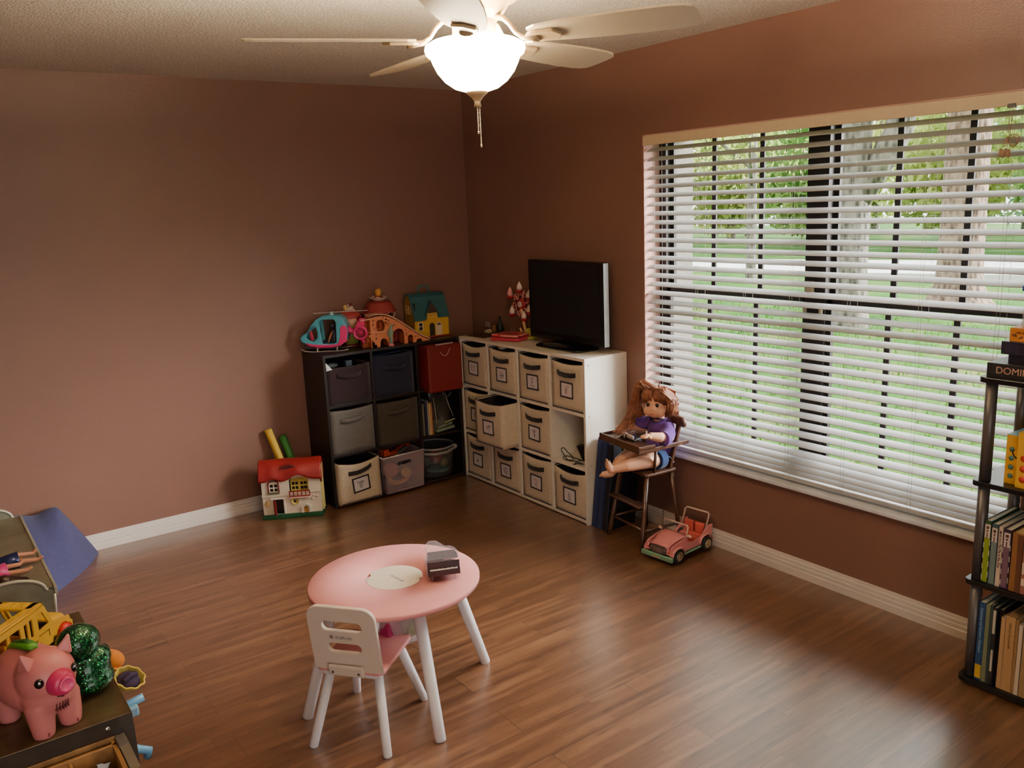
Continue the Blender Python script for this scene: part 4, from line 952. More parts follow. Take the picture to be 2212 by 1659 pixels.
obj('inner_arches', MB().box((.060, .03, .094), (.066, .034, .165)).box((.088, .03, .094), (.094, .034, .165)).box((.048, .03, .10), (.10, .034, .106)), P(200, 98, 70, .5), S)
obj('step_back', MB().box((-.025, .04, .0), (.01, .075, .16)).box((-.01, .02, .03), (.012, .06, .11)), P(168, 82, 48, .5), S)
TR = thing('toy_tree', 'pale green toy tree on a pink foot in front of the orange playset', 'toy', (-.775, -.288, ZT), 0)
GT = P(130, 164, 140, .5)
obj('tree_body', MB().tube([(0, 0, .012), (0, 0, .05), (.002, 0, .075), (.004, 0, .10), (.008, 0, .12), (.022, 0, .127)], [.010, .0065, .006, .006, .008, .003], 10)
    .tube([(0, 0, .05), (-.012, 0, .062), (-.018, 0, .072)], [.005, .004, .003], 8).tube([(0, 0, .072), (-.012, 0, .088), (-.014, 0, .10)], [.005, .004, .003], 8).tube([(0, 0, .06), (.012, 0, .072), (.016, 0, .082)], [.005, .004, .003], 8)
    .ball((-.018, 0, .074), .006).ball((.016, 0, .084), .006).ball((-.014, 0, .101), .005).ball((.012, -.004, .045), .004), GT, TR, remesh=.002)
obj('foot', MB().lathe([(0, 0), (.019, 0), (.017, .010), (.010, .016), (0, .016)], seg=20), P(220, 130, 130, .5), TR)
# yellow carry house with teal roof; local x right along front, y depth
Yh = thing('toy_carry_house', 'yellow toy house with teal roof and carry handle at the shelf end', 'toy', (-.548, -.186, ZT), -4)
YL = P(204, 160, 62, .5); TL = P(40, 86, 92, .4); W_, D_ = .232, .150
obj('tray_base', MB().box((-.004, -.006, 0), (W_+.012, D_, .009)), P(150, 36, 30, .45), Yh, bevel=.002)
win_ = rrect(.026, .052, .050, .098, .001, 1)
fr = [(0, .009), (W_, .009), (W_, .120), (.150, .128), (.150, .150), (.085, .150), (.085, .120), (0, .120)]
dr = arch(.098, .0095, .135, .090); dr = [(.098, .0092), (.135, .0092)]+arc(.1165, .072, .0185, 0, 180, 8)
plate('front_wall', fr, [win_, dr], .005, YL, Yh, loc=(0, .0, 0))
obj('window_trim', MB().box((.024, -.004, .050), (.052, .0, .053)).box((.024, -.004, .073), (.052, .0, .0765)).box((.024, -.004, .097), (.052, .0, .10)).box((.022, -.004, .050), (.026, .0, .10)).box((.050, -.004, .050), (.054, .0, .10)), P(220, 204, 176, .5), Yh)
obj('door_panel', MB().prism([(.140, .011), (.182, .011)]+arc(.161, .072, .021, 0, 180, 10), -.010, -.006), P(206, 186, 156, .5), Yh)
obj('door_tracery', MB().tube([(.147+.0*i, -.011, .078) for i in range(2)], .001, 4).prism(arc(.161, .074, .014, 0, 180, 8), -.0115, -.010), P(90, 64, 40, .6), Yh)
bal = MB().box((.082, -.012, .126), (.152, -.0, .131)).box((.082, -.012, .150), (.152, -.0, .154))
for i in range(7): bal.box((.084+i*.0105, -.010, .131), (.089+i*.0105, -.006, .150))
obj('balcony', bal, P(214, 176, 84, .5), Yh)
def sidewall(name, x):
    sidep = [(0, .009), (D_-.012, .009), (D_-.012, .22), (.105, .262), (.068, .262), (.045, .24), (.0, .120)]
    wins = [rrect(.042+.042*k, .152, .066+.042*k, .202, .001, 1) for k in (0, 1)]
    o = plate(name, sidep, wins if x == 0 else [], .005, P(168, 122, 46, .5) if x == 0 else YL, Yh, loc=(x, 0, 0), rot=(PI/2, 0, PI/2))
    return o
sidewall('side_wall', 0); sidewall('side_wall', W_)
wt = MB()
for k in (0, 1):
    a = .042+.042*k
    for q in ((a-.003, .149, a, .205), (a+.024, .149, a+.027, .205), (a-.003, .149, a+.027, .152), (a-.003, .1755, a+.027, .1785), (a-.003, .202, a+.027, .205)):
        wt.box((-.006, q[0], q[1]), (-.002, q[2], q[3]))
obj('side_window_trim', wt, P(190, 160, 110, .5), Yh)
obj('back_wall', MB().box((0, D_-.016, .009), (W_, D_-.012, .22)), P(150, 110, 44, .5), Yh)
obj('interior_shade_sheet', MB().box((.008, .010, .012), (.012, D_-.03, .22)).box((.012, .012, .012), (W_-.01, .016, .118)), P(36, 24, 18, .8), Yh)  # dark sheets added behind the openings to stand for the shade inside
# gambrel roof front with gable notch
rfp = MB()
def rq(p): rfp.add(p, [(0, 1, 2, 3)])
fz0, fz1, fy0, fy1 = .112, .252, -.012, .050
L_, R2, G0, G1, Gx = -.006, W_+.006, .072, .162, .117
def fp(x, z): t_ = (z-fz0)/(fz1-fz0); return (x, fy0+(fy1-fy0)*t_, z)
rfp.add([fp(L_, fz0), fp(G0, fz0), fp(Gx, .225), fp(G1, fz0+.008), fp(R2, fz0+.008), fp(R2, fz1), fp(L_, fz1)], [(0, 1, 2, 6), (2, 3, 4, 5), (2, 5, 6)])
rfp.add([(L_, .050, .252), (R2, .050, .252), (R2, .072, .270), (L_, .072, .270)], [(0, 1, 2, 3)])
rfp.add([(L_, .072, .270), (R2, .072, .270), (R2, .105, .270), (L_, .105, .270)], [(0, 1, 2, 3)])
rfp.add([(L_, .105, .270), (R2, .105, .270), (R2, D_, .22), (L_, D_, .22)], [(0, 1, 2, 3)])
obj('roof', rfp, TL, Yh, solid=.006)
obj('gable', MB().add([(G0-.004, -.014, .14), (Gx, -.006, .228), (Gx, .040, .228), (G0-.004, .01, .14)], [(0, 1, 2, 3)]).add([(G1+.004, -.014, .144), (Gx, -.006, .228), (Gx, .040, .228), (G1+.004, .01, .144)], [(0, 1, 2, 3)]), TL, Yh, solid=.003)
obj('gable_recess', MB().prism([(G0, .150), (G1, .152), (Gx, .222)], -.009, -.006), P(58, 34, 20, .7), Yh)
obj('carry_handle', MB().tube([(.075, .088, .268), (.078, .088, .308), (.086, .088, .318), (.142, .088, .316), (.150, .088, .306), (.152, .088, .268)], .0055, 8), P(58, 112, 118, .4), Yh)

# ------------------------------------------------------------------ red-roofed cottage on the floor
Q = thing('toy_cottage', 'white toy cottage with red roof and green base beside the dark shelf', 'toy', (-1.612, -.190, 0), -29.3)
W_, D_ = .329, .125
CW = P(222, 206, 182, .5); CR = P(150, 32, 32, .45); CG = P(18, 76, 40, .5)
bz = MB().prism([(-.008, -.012), (.1, -.016), (.2, -.010), (W_+.004, -.014), (W_+.010, D_+.006), (-.004, D_)], 0, .028, 'z')
obj('green_base', bz, CG, Q, bevel=.004)
door = [(.058, .0285), (.115, .0285), (.115, .11)]+arc(.0865, .11, .0285, 0, 180, 8, .012)+[(.058, .11)]
small = [(.224, .0285), (.252, .0285)]+arc(.238, .048, .014, 0, 180, 8, .014)
sq = [rrect(.046+.024*i, .188-.024*j, .065+.024*i, .206-.024*j, .001, 1) for i in (0, 1) for j in (0, 1)]
big = [(.155, .158), (.262, .158), (.262, .225)]+arc(.2085, .222, .0535, 0, 180, 10, .035)[1:]
plate('front_wall', [(0, .028), (W_, .028), (W_, .245), (0, .235)], [door, small, big]+sq, .006, CW, Q)
obj('side_wall', MB().prism([(0.0, .028), (D_, .028), (D_, .24), (.06, .30), (0, .25)], W_-.006, W_, 'x').prism([(0.0, .028), (D_, .028), (D_, .24), (.06, .30), (0, .25)], 0, .006, 'x'), P(206, 194, 150, .5), Q)
obj('back_wall', MB().box((0, D_-.006, .028), (W_, D_, .25)).box((.006, .05, .028), (W_-.006, .053, .24)), P(60, 40, 30, .6), Q)
obj('side_frame', MB().box((W_, .018, .03), (W_+.012, .026, .30)).box((W_, .06, .03), (W_+.012, .066, .30)), P(206, 190, 120, .5), Q, bevel=.002)
obj('floor_ledge', MB().box((-.003, -.010, .134), (.145, 0, .142)).box((.265, -.010, .146), (W_+.002, 0, .154)), CW, Q, bevel=.002)
obj('balcony_shelf', MB().prism(rrect(.150, -.022, .272, .004, .008, 4), .122, .130, 'z'), P(220, 190, 176, .5), Q)
bal = MB().box((.152, -.022, .130), (.270, -.018, .136)).box((.152, -.022, .160), (.270, -.018, .165))
for i in range(6): bal.box((.153+i*.0225, -.022, .130), (.158+i*.0225, -.018, .165))
obj('balcony_rail', bal, P(150, 32, 34, .4), Q)
bf = MB(); fq = [rrect(.166+.025*i+(.018 if i > 1 else 0), .140+.028*j, .184+.025*i+(.018 if i > 1 else 0), .160+.028*j, .001, 1) for i in range(3) for j in range(3)]
fq = [rrect(x, .136+.026*j, x+.0165, .154+.026*j, .001, 1) for x in (.166, .186, .214, .234) for j in range(3)]
plate('balcony_doors', [(.160, .128), (.258, .128), (.258, .225)]+arc(.209, .225, .049, 0, 180, 10, .028)[1:], fq, .004, P(206, 180, 84, .5), Q, loc=(0, .022, 0))
obj('door_frame', MB().box((.050, -.010, .030), (.058, 0, .115)).box((.115, -.010, .030), (.125, 0, .115)).box((.044, -.014, .118), (.130, 0, .127)), P(228, 214, 196, .5), Q, bevel=.002)
obj('red_door', MB().box((0, -.002, 0), (.030, .002, .088)), CR, Q, loc=(.060, -.008, .028), rot=(0, 0, -55*D2R), bevel=.001)
obj('window_arch', MB().tube([(.038, -.005, .155), (.038, -.005, .212)]+[(.0665+.0285*math.cos(a), -.005, .212+.016*math.sin(a)) for a in [PI-i*PI/8 for i in range(9)]]+[(.096, -.005, .155)], .004, 8), P(128, 28, 32, .5), Q)
obj('window_box', MB().box((.034, -.014, .150), (.100, 0, .162)), P(96, 92, 66, .7), Q, bevel=.004)
obj('clock_face', MB().lathe([(0, 0), (.024, 0), (.024, .004), (.020, .005), (.019, .003), (0, .003)], seg=28), P(212, 190, 110, .5), Q, loc=(.180, -.003, .100), rot=(PI/2, 0, 0))
obj('clock_hole', MB().lathe([(0, 0), (.008, 0), (.008, .002), (0, .002)], seg=16), P(30, 22, 20), Q, loc=(.180, -.0065, .100), rot=(PI/2, 0, 0))
obj('lantern', MB().box((.018, -.012, .080), (.030, -.002, .104)).box((.021, -.008, .104), (.027, -.002, .112)), P(196, 150, 66, .5), Q, bevel=.002)
obj('kennel_gable', MB().prism([(.208, .064), (.240, .084), (.272, .062), (.266, .058), (.240, .074), (.214, .058)], -.012, 0).box((.214, -.010, .028), (.222, 0, .06)).box((.254, -.010, .028), (.262, 0, .06)), P(224, 210, 190, .5), Q)
obj('kennel_door', MB().prism([(.224, .029), (.252, .029)]+arc(.238, .046, .013, 0, 180, 8), .001, .004), P(196, 140, 70, .5), Q)
seed(4)
fl = MB()
for k in range(9): fl.ball((.292+random.uniform(-.016, .016), -.004, .112+random.uniform(-.016, .016)), (.006, .003, .006), 8, 6)
obj('relief_flowers', fl, CW, Q)
rp = MB(); nn = 48
def rfn(u, v):
    x = -.012+(W_+.022)*u
    dip = .018*math.exp(-((x-.066)/.03)**2)+.030*math.exp(-((x-.2085)/.05)**2)
    ze = .226+dip-.004*math.sin(u*PI*2)
    z = ze+(.335-ze)*math.sin(v*PI/2)
    y = -.018+.085*(1-math.cos(v*PI/2))
    return (x, y, z)
obj('roof', rp.grid(rfn, nn, 14).add([(-.012, .067, .335), (W_+.010, .067, .335), (W_+.010, D_+.005, .29), (-.012, D_+.005, .29)], [(0, 1, 2, 3)]), CR, Q, solid=.006)
obj('roof_end', MB().prism([(-.016, .23), (-.010, .26), (.0, .285), (.02, .312), (.045, .328), (.067, .333), (D_, .29), (D_, .22), (.01, .20)], W_+.002, W_+.010, 'x').prism([(-.016, .23), (-.010, .26), (.0, .285), (.02, .312), (.045, .328), (.067, .333), (D_, .29), (D_, .22), (.01, .20)], -.012, -.006, 'x'), P(140, 20, 22, .4), Q)
obj('dormer_opening', MB().prism([(.111, .2905), (.207, .2905)]+arc(.159, .2905, .048, 0, 180, 10, .030)[1:-1], -.0, .004), P(76, 14, 16, .6), Q, loc=(0, -.0055, .002), rot=(-28*D2R*0, 0, 0))
obj('dormer_lip', MB().tube([(.159+.044*math.cos(a), -.0065, .2905+.028*math.sin(a)) for a in [i*PI/12 for i in range(13)]], .003, 6), CR, Q)
obj('chimney', MB().box((.034, .02, .26), (.060, .05, .325)), CR, Q, bevel=.003)
for nm, lab, p0, p1, r, c in (('foam_tube', 'yellow cardboard tube leaning on the wall behind the cottage', (-1.365, -.105, 0), (-1.485, -.030, .478), .0205, (214, 176, 66)), ('foam_tube', 'green tube leaning on the wall behind the cottage', (-1.30, -.085, 0), (-1.402, -.030, .425), .021, (58, 128, 56))):
    t = thing(nm, lab, 'tube', p0)
    d = Vector(p1)-Vector(p0)
    obj('tube_wall', MB().tube([(0, 0, 0), d], r, 24, cap=False), P(*c, .55), t, solid=.002)
# ------------------------------------------------------------------ navy bean bag by the left of the back wall
bbm = MB()
def bag(u, v):
    a = u*2*PI; z = v
    # flattened wedge cushion: big floor footprint, ridge along the wall
    ca, sa = math.cos(a), math.sin(a)
    e = 3.2; q = (abs(ca)**e+abs(sa)**e)**(-1/e)
    r = math.sin(v*PI)**.55
    x = .43*q*ca*r; y = .27*q*sa*r; zz = .5-.5*math.cos(v*PI)
    h = .30*(zz)
    if zz > .5:
        h = .15+.17*(zz-.5)*2*(.62+.38*(sa*.5+.5)) + .02*math.sin(3*x/.4)*(zz-.5)
    y2 = y+ (.06*zz)
    return (x, y2, max(0, h))
t = thing('bean_bag', 'large navy blue floor cushion slumped against the wall beyond the metal tables', 'bean bag', (-2.98, -.30, 0), 0)
NV = F(64, 63, 94)
vs_ = {}
# corner points seen on the floor and against the wall
bagm = MB()
def bagf(u, v):
    x0, xr = -.46, .512                      # local x, thing sits at x=-2.98
    x = x0+(xr-x0)*u
    h = .30 if x < .355 else .30*max(0, (xr-x)/(xr-.355))**.9
    h *= 1-.07*math.exp(-((x-.245)/.05)**2)
    yb = .268; yr = .235
    dx_ = max(0, xr-x)
    yf = .262-.43*min(1, dx_/.27)**.70
    if v < .2: y, z = yb, h*(v/.2)*.97
    elif v < .3: y, z = yb+(yr-yb)*(v-.2)/.1, h*(.97+.03*(v-.2)/.1)
    else:
        s_ = (v-.3)/.7; y = yr+(yf-yr)*(s_ if yf < yr else 0)
        z = h*(1-s_**1.7)+.012*math.sin(s_*PI)*math.sin(x*14)
    return (x, y, max(0, z))
bagm.grid(bagf, 60, 40)
bo = obj('bag_body', bagm, NV, t)
tt = thing('striped_ball', 'white ball with red stripes resting on the navy floor cushion', 'ball', (-3.055, -.33, .375), 0)
sb, nt, bb2 = base('striped_ball'); L = nt.links.new
tcx = N(nt, 'ShaderNodeTexCoord'); wv = N(nt, 'ShaderNodeTexWave', Scale=9.0); wv.bands_direction = 'DIAGONAL'; wv.inputs['Distortion'].default_value = 1.5; L(tcx.outputs['Object'], wv.inputs[0])
rr = N(nt, 'ShaderNodeValToRGB'); rr.color_ramp.interpolation = 'CONSTANT'; rr.color_ramp.elements[0].color = rgb(236, 220, 214)+(1,); rr.color_ramp.elements[1].position = .78; rr.color_ramp.elements[1].color = rgb(204, 40, 70)+(1,)
L(wv.outputs['Fac'], rr.inputs[0]); L(rr.outputs[0], bb2.inputs['Base Color']); bb2.inputs['Roughness'].default_value = .5
obj('ball', MB().ball((0, 0, 0), .10, 32, 20), sb, tt)

# ------------------------------------------------------------------ galvanised metal table (far)
GALV = M('galvanised_metal', rgb(150, 152, 136), .5, .35, var=.22, scale=14)
GTOP = M('worn_zinc_top', rgb(138, 132, 112), .45, .35, var=.28, scale=8)
GEDGE = M('pale_zinc_edge', rgb(196, 192, 174), .4, .4)
FX0, FX1, FY0, FY1, FZ = -3.36, -2.882, -2.065, -1.285, .66
t = thing('zinc_table', 'greenish grey galvanised metal table with rounded raised ends', 'table', ((FX0+FX1)/2, (FY0+FY1)/2, 0), 0)
hx, hy = (FX1-FX0)/2, (FY1-FY0)/2
obj('table_top', MB().box((-hx, -hy, FZ-.02), (hx, hy, FZ)), GTOP, t)
obj('edge_strip', MB().box((hx-.003, -hy-.01, FZ-.026), (hx+.005, hy+.004, FZ+.003)), GEDGE, t, bevel=.001)
for s, y in ((-1, -hy-.01), (1, hy)):
    arcp = [(-hx, 0), (-hx, FZ), (-.10, FZ)]+[(.113+.100*math.cos(a), FZ+.046*math.sin(a)) for a in [PI-i*PI/16 for i in range(17)]]+[(hx-.03, FZ), (hx-.005, FZ-.01), (hx-.012, FZ-.09), (hx, FZ-.2), (hx-.008, 0)]
    obj('end_panel', MB().prism(arcp, y, y+.006), GALV, t)
    obj('end_rim', MB().tube([(.113+.100*math.cos(a), y+.003, FZ+.046*math.sin(a)) for a in [PI-i*PI/16 for i in range(17)]]+[(hx-.02, y+.003, FZ-.004)], .006, 8, flat=1), GEDGE, t)
    obj('corner_post', MB().tube([(hx-.004, y+.003, FZ-.02), (hx-.010, y+.003, FZ-.09), (hx+.002, y+.003, FZ-.20), (hx-.006, y+.003, 0)], .005, 8), GEDGE, t)
obj('lower_shelf', MB().box((-hx, -hy, .2), (hx-.02, hy, .215)), GALV, t)
# two fashion dolls lying on it
SKIN = M('doll_skin', rgb(200, 138, 108), .5, var=.02)
def lying_doll(label, loc, rz, dress, hair, flip=1):
    d = thing('fashion_doll', label, 'doll', loc, rz)
    obj('body', MB().tube([(0, 0, .02), (.05, 0, .022), (.085, 0, .018)], [.02, .014, .018], 12).ball((-.045, 0, .024), (.020, .017, .019)).tube([(-.03, 0, .02), (0, 0, .02)], .007, 8)
        .tube([(.085, .009, .018), (.135, .014, .028), (.185, .020, .02), (.195, .022, .032)], [.012, .009, .007, .006], 10).tube([(.085, -.010, .018), (.14, -.022, .018), (.19, -.028, .012), (.205, -.030, .020)], [.012, .009, .007, .006], 10)
        .tube([(.0, .02, .02), (.04, .045, .02), (.075, .040, .016)], [.007, .006, .005], 8).tube([(.0, -.02, .02), (.035, -.045, .02), (.07, -.036, .018)], [.007, .006, .005], 8), SKIN, d, remesh=.0025)
    obj('dress', MB().tube([(.004, 0, .021), (.035, 0, .022), (.06, 0, .019), (.11, -.002, .020), (.140, -.004, .020)], [.021, .017, .018, .026, .032], 18, flat=.8), dress, d, solid=.002)
    hb = MB(); 
    for i in range(40):
        a = random.uniform(-1, 1); b_ = random.uniform(.6, 1)
        hb.tube([(-.045+.01*a, .015*a, .042*b_), (-.066, .03*a, .028), (-.085-.03*random.random(), .05*a+.02*random.uniform(-1, 1), .008)], [.004, .005, .003], 5)
    obj('hair', hb.ball((-.052, 0, .028), (.020, .021, .021)), hair, d)
    return d
seed(8)
HAIRB = M('dark_hair', rgb(60, 34, 26), .35, var=.2, scale=80)
lying_doll('doll in a shiny navy and light blue dress lying on the zinc table', (-3.085, -1.815, FZ), 2, P(34, 44, 92, .2, metal=.3), HAIRB)
lying_doll('doll in a pink sequin dress lying beside the navy-dressed doll', (-3.125, -1.915, FZ), 10, P(220, 64, 140, .3), HAIRB)
lying_doll('long-haired doll with pink bow at near end of the zinc table', (-3.055, -2.005, FZ+.002), 172, P(226, 96, 130, .4), HAIRB)
# ------------------------------------------------------------------ bronze metal table (near)
BRM = M('worn_bronze_top', rgb(104, 84, 58), .36, .45, var=.55, scale=9)
DKM = M('dark_metal_frame', rgb(74, 66, 58), .4, .6, var=.15)
NX0, NX1, NY0, NY1, NZ = -3.40, -2.845, -2.850, -2.205, .62
t = thing('metal_table', 'brown patinated metal side table holding the pig bank and toy bus', 'table', ((NX0+NX1)/2, (NY0+NY1)/2, 0), 0)
hx, hy = (NX1-NX0)/2, (NY1-NY0)/2
obj('table_top', MB().box((-hx, -hy, NZ-.012), (hx, hy, NZ)), BRM, t, bevel=.001)
obj('apron', MB().box((-hx, -hy-.002, NZ-.040), (hx, -hy+.004, NZ-.002)).box((-hx, hy-.004, NZ-.040), (hx, hy, NZ-.012)).box((hx-.004, -hy, NZ-.040), (hx, hy, NZ-.012)), DKM, t)
obj('bolt', MB().ball((hx-.055, -hy-.003, NZ-.020), (.006, .003, .006)), METAL, t)
for sx in (-1, 1):
    for sy in (-1, 1):
        x, y = sx*hx, sy*hy
        a, b_ = (x-.030, x) if sx > 0 else (x, x+.030)
        l = MB()
        l.box((a, y-.004 if sy > 0 else y-.002, 0), (b_, y+.002 if sy > 0 else y+.004, NZ-.03))
        # wavy outer flange
        zs = [0, .06, .12, .18, .24, .30, .36, .42, .48, .54, NZ-.03]
        vs = []
        for i, z in enumerate(zs):
            w2 = .034+.006*math.sin(i*2.3); vs += [(x-.001*sx, y, z), (x-.001*sx+.004*sx*math.sin(i*2.3), y-sy*w2, z)]
        l.add(vs, [(2*i, 2*i+1, 2*i+3, 2*i+2) for i in range(len(zs)-1)])
        obj('leg', l, DKM, t, solid=.002)
# pulled out wooden drawer with dividers
WD = wood_mat('drawer_wood', rgb(132, 92, 48), rgb(172, 126, 72), .5, (30, 4, 30))
dr = thing('wooden_tray', 'pale wooden divided drawer pulled out below the metal table', 'drawer', (-3.12, -2.995, .518), 0)
w2, d2 = .232, .150
obj('tray_sides', MB().box((-w2, d2-.009, 0), (w2, d2, .060)).box((-w2, d2-.030, 0), (w2, d2-.021, .052)).box((w2-.010, -d2, 0), (w2, d2, .052)).box((-w2, -d2, 0), (-w2+.01, d2, .052)).box((-w2, -d2, 0), (w2, -d2+.009, .052)), WD, dr, bevel=.0015)
obj('divider', MB().box((.132, -d2, 0), (.139, d2-.03, .046)).box((.139, .012, 0), (w2-.01, .020, .046)).box((-w2, d2-.021, .026), (w2, d2-.009, .030)), WD, dr)
obj('tray_bottom', MB().box((-w2, -d2, -.004), (w2, d2, 0)), WD, dr)
for s_ in (-1, 1): obj('runner', MB().box((s_*(w2+.012)-.010, -.18, .02), (s_*(w2+.012)+.010, .17, .055)), M('grey_runner', rgb(140, 128, 112), .4, .5), dr)
for s_ in (-1, 1): obj('bracket', MB().box((s_*w2-(.02 if s_ < 0 else 0), d2-.05, .052), (s_*w2+(.02 if s_ > 0 else 0), d2+.02, .060)), M('grey_runner2', rgb(130, 122, 112), .4, .6), dr)
pen = thing('marker_pen', 'marker with yellow tip and dark barrel in the back slot of the drawer', 'pen', (-3.030, -2.860, .5535), 2)
obj('barrel', MB().tube([(0, 0, 0), (.055, 0, 0)], .0055, 10), P(62, 52, 70, .4), pen)
obj('cap', MB().tube([(-.028, 0, 0), (-.006, 0, 0), (0, 0, 0)], [.003, .0055, .0055], 10), P(204, 164, 60, .5), pen)
obj('tip', MB().tube([(.055, 0, 0), (.075, 0, 0)], .002, 8), P(40, 34, 40), pen)
tk = thing('paper_cutout', 'pile of printed paper cut-out pieces in the drawer compartment', 'paper', (-2.938, -2.918, .521), 0, scale=.8)
seed(21)
for i, (c, n_) in enumerate((((120, 160, 210), 'blue_piece'), ((226, 206, 200), 'white_piece'), ((222, 150, 146), 'pink_piece'), ((70, 50, 50), 'dark_piece'), ((206, 176, 120), 'tan_piece'), ((236, 232, 228), 'white_piece'), ((180, 196, 222), 'blue_piece'))):
    a = random.uniform(0, 6); cx_, cy_ = random.uniform(-.040, .035), random.uniform(-.02, .03)
    pts = [(cx_+(.018+.007*math.sin(j*2.1+i))*math.cos(j*PI/6), cy_+(.018+.006*math.cos(j*1.7+i))*math.sin(j*PI/6)) for j in range(12)]
    obj(n_, MB().prism(pts, .002+.004*i, .0035+.004*i, 'z'), P(*c, .5), tk)
# ------------------------------------------------------------------ piggy bank
PG = M('pig_pink', rgb(206, 122, 118), .42, var=.015)
pg = thing('piggy_bank', 'large pink pig coin bank with green coin slot and hot pink snout', 'piggy bank', (-3.014, -2.752, .62), -68)
pg.scale = (1.06,)*3
m = MB()
m.ball((-.015, 0, .098), (.095, .066, .070), 28, 18).ball((.045, 0, .120), (.058, .058, .058), 28, 18).ball((.045, 0, .085), (.052, .054, .050), 24, 16)
for sx, sy in ((.060, .029), (.060, -.029), (-.065, .032), (-.065, -.032)):
    m.tube([(sx, sy, .0), (sx, sy, .02), (sx*.9, sy*.95, .07)], [.021, .0235, .030], 20)
obj('body', m, PG, pg, remesh=.0035, smoothit=10)
for s in (-1, 1):
    obj('ear', MB().add([(.056, s*.014, .166), (.036, s*.054, .148), (.062, s*.054, .202), (.078, s*.046, .154)], [(0, 1, 2), (0, 2, 3), (1, 3, 2), (0, 3, 1)]), PG, pg, bevel=.006, bseg=3)
    obj('eye', MB().ball((.0895, s*.037, .130), (.006, .009, .010), 16, 10, rot=(0, 0, s*.45)), P(18, 12, 12, .15), pg)
    obj('eye_glint', MB().ball((.0945, s*.037-.002, .134), .0024, 8, 6), P(240, 236, 232, .3), pg)
obj('snout', MB().lathe([(.029, -.004), (.0275, .004), (.0235, .018), (.019, .0225), (0, .023)], seg=28), P(206, 50, 100, .35), pg, loc=(.096, 0, .118), rot=(0, 88*D2R, 0))
obj('snout_disc', MB().lathe([(0, .024), (.0155, .024), (.0155, .0275), (.0125, .0285), (.012, .0265), (0, .0265)], seg=24), P(232, 84, 134, .35), pg, loc=(.096, 0, .118), rot=(0, 88*D2R, 0))
obj('mouth', MB().tube([(.099, -.010, .092), (.101, 0, .088), (.099, .010, .092)], .0022, 6), P(40, 14, 18), pg)
for i in range(5): obj('speaker_slot', MB().box((.088-.0015*abs(i-2), -.012+.006*i-.0008, .056), (.0975-.0015*abs(i-2), -.012+.006*i+.0008, .074)), P(110, 52, 52, .6), pg)
for s in (-1, 1): obj('toe_line', MB().box((.078, s*.031-.0015, .006), (.0838, s*.031+.0015, .014)), P(150, 66, 66, .6), pg)
obj('coin_slot', MB().tube([(-.085, 0, .146), (-.06, 0, .162), (-.02, 0, .172), (.006, 0, .174), (.018, 0, .172)], [.006, .013, .016, .014, .008], 14, flat=.55), P(84, 150, 40, .35), pg)
obj('slot_recess', MB().tube([(-.062, 0, .1685), (-.02, 0, .1805), (.002, 0, .1815)], [.005, .008, .005], 12, flat=.25), P(38, 88, 18, .5), pg)
# ------------------------------------------------------------------ green glitter figure
gl = thing('glitter_figurine', 'dark green glittery rounded figurine behind the pig', 'figurine', (-2.899, -2.684, .62), 20, scale=1.03)
m = MB().ball((0, 0, .052), (.050, .046, .052), 28, 18).ball((-.014, .0, .126), (.049, .044, .042), 28, 18).ball((.022, -.004, .075), (.030, .034, .026)).ball((.044, .012, .072), (.018, .016, .019)).ball((.0, -.012, .030), (.050, .042, .03))
obj('body', m, glitter_mat(), gl, remesh=.003, smoothit=6)
# ------------------------------------------------------------------ yellow toy bus, local +x = front
YB_ = M('bus_yellow', rgb(236, 186, 44), .35, var=.02); YBD = M('bus_inner', rgb(206, 138, 22), .5, var=.03)
bs = thing('toy_bus', 'yellow plastic toy school bus with red wheels and an open roof', 'toy', (-3.032, -2.421, .62), 47)
bl_, bw_ = .175, .058
side = [(-bl_, .022), (-.12, .022), (.075, .022), (.078, .035)]+arc(.120, .026, .027, 170, 20, 6)+[(.150, .03), (.152, .050), (.148, .062), (.085, .075), (.060, .132), (.045, .140), (-bl_, .140)]
wins = []
for i in range(4): wins.append([(-.165+.047*i, .075), (-.130+.047*i, .075), (-.130+.047*i, .116), (-.165+.047*i, .116)])
wins.append([(.030, .070), (.038, .070), (.034, .118), (.028, .118)]); wins.append([(.044, .070), (.050, .070), (.046, .120), (.039, .120)])
wins = wins[:3]+[[(-.020, .072), (-.010, .072), (-.010, .116), (-.020, .116)], [(.000, .072), (.010, .072), (.010, .118), (.000, .118)], [(.030, .075), (.068, .080), (.050, .118), (.030, .120)]]
for s in (-1, 1):
    plate('side_panel', side, wins, .005, YB_, bs, bevel=.001, loc=(0, s*bw_, 0))
rc = []
obj('roof', MB().box((-bl_, -bw_, .137), (.050, -bw_+.020, .145)).box((-bl_, bw_-.020, .137), (.050, bw_, .145)).box((.012, -bw_, .137), (.050, bw_, .145)).box((-bl_, -bw_, .137), (-.150, bw_, .145)), YB_, bs, bevel=.003)
obj('rain_ridge', MB().box((.022, -.03, .145), (.044, -.028, .147)).box((.022, -.004, .145), (.044, -.002, .147)).box((.022, .022, .145), (.044, .024, .147)), YB_, bs)
obj('gutter', MB().tube([(-bl_, -bw_-.003, .138), (.052, -bw_-.003, .138)], .0035, 8).tube([(-bl_, bw_+.003, .138), (.052, bw_+.003, .138)], .0035, 8), YB_, bs)
obj('hood', MB().hexa([(.075, -bw_, .060), (.150, -bw_*.9, .056), (.150, bw_*.9, .056), (.075, bw_, .060)], [(.082, -bw_*.85, .080), (.142, -bw_*.75, .072), (.142, bw_*.75, .072), (.082, bw_*.85, .080)]), YB_, bs, bevel=.005)
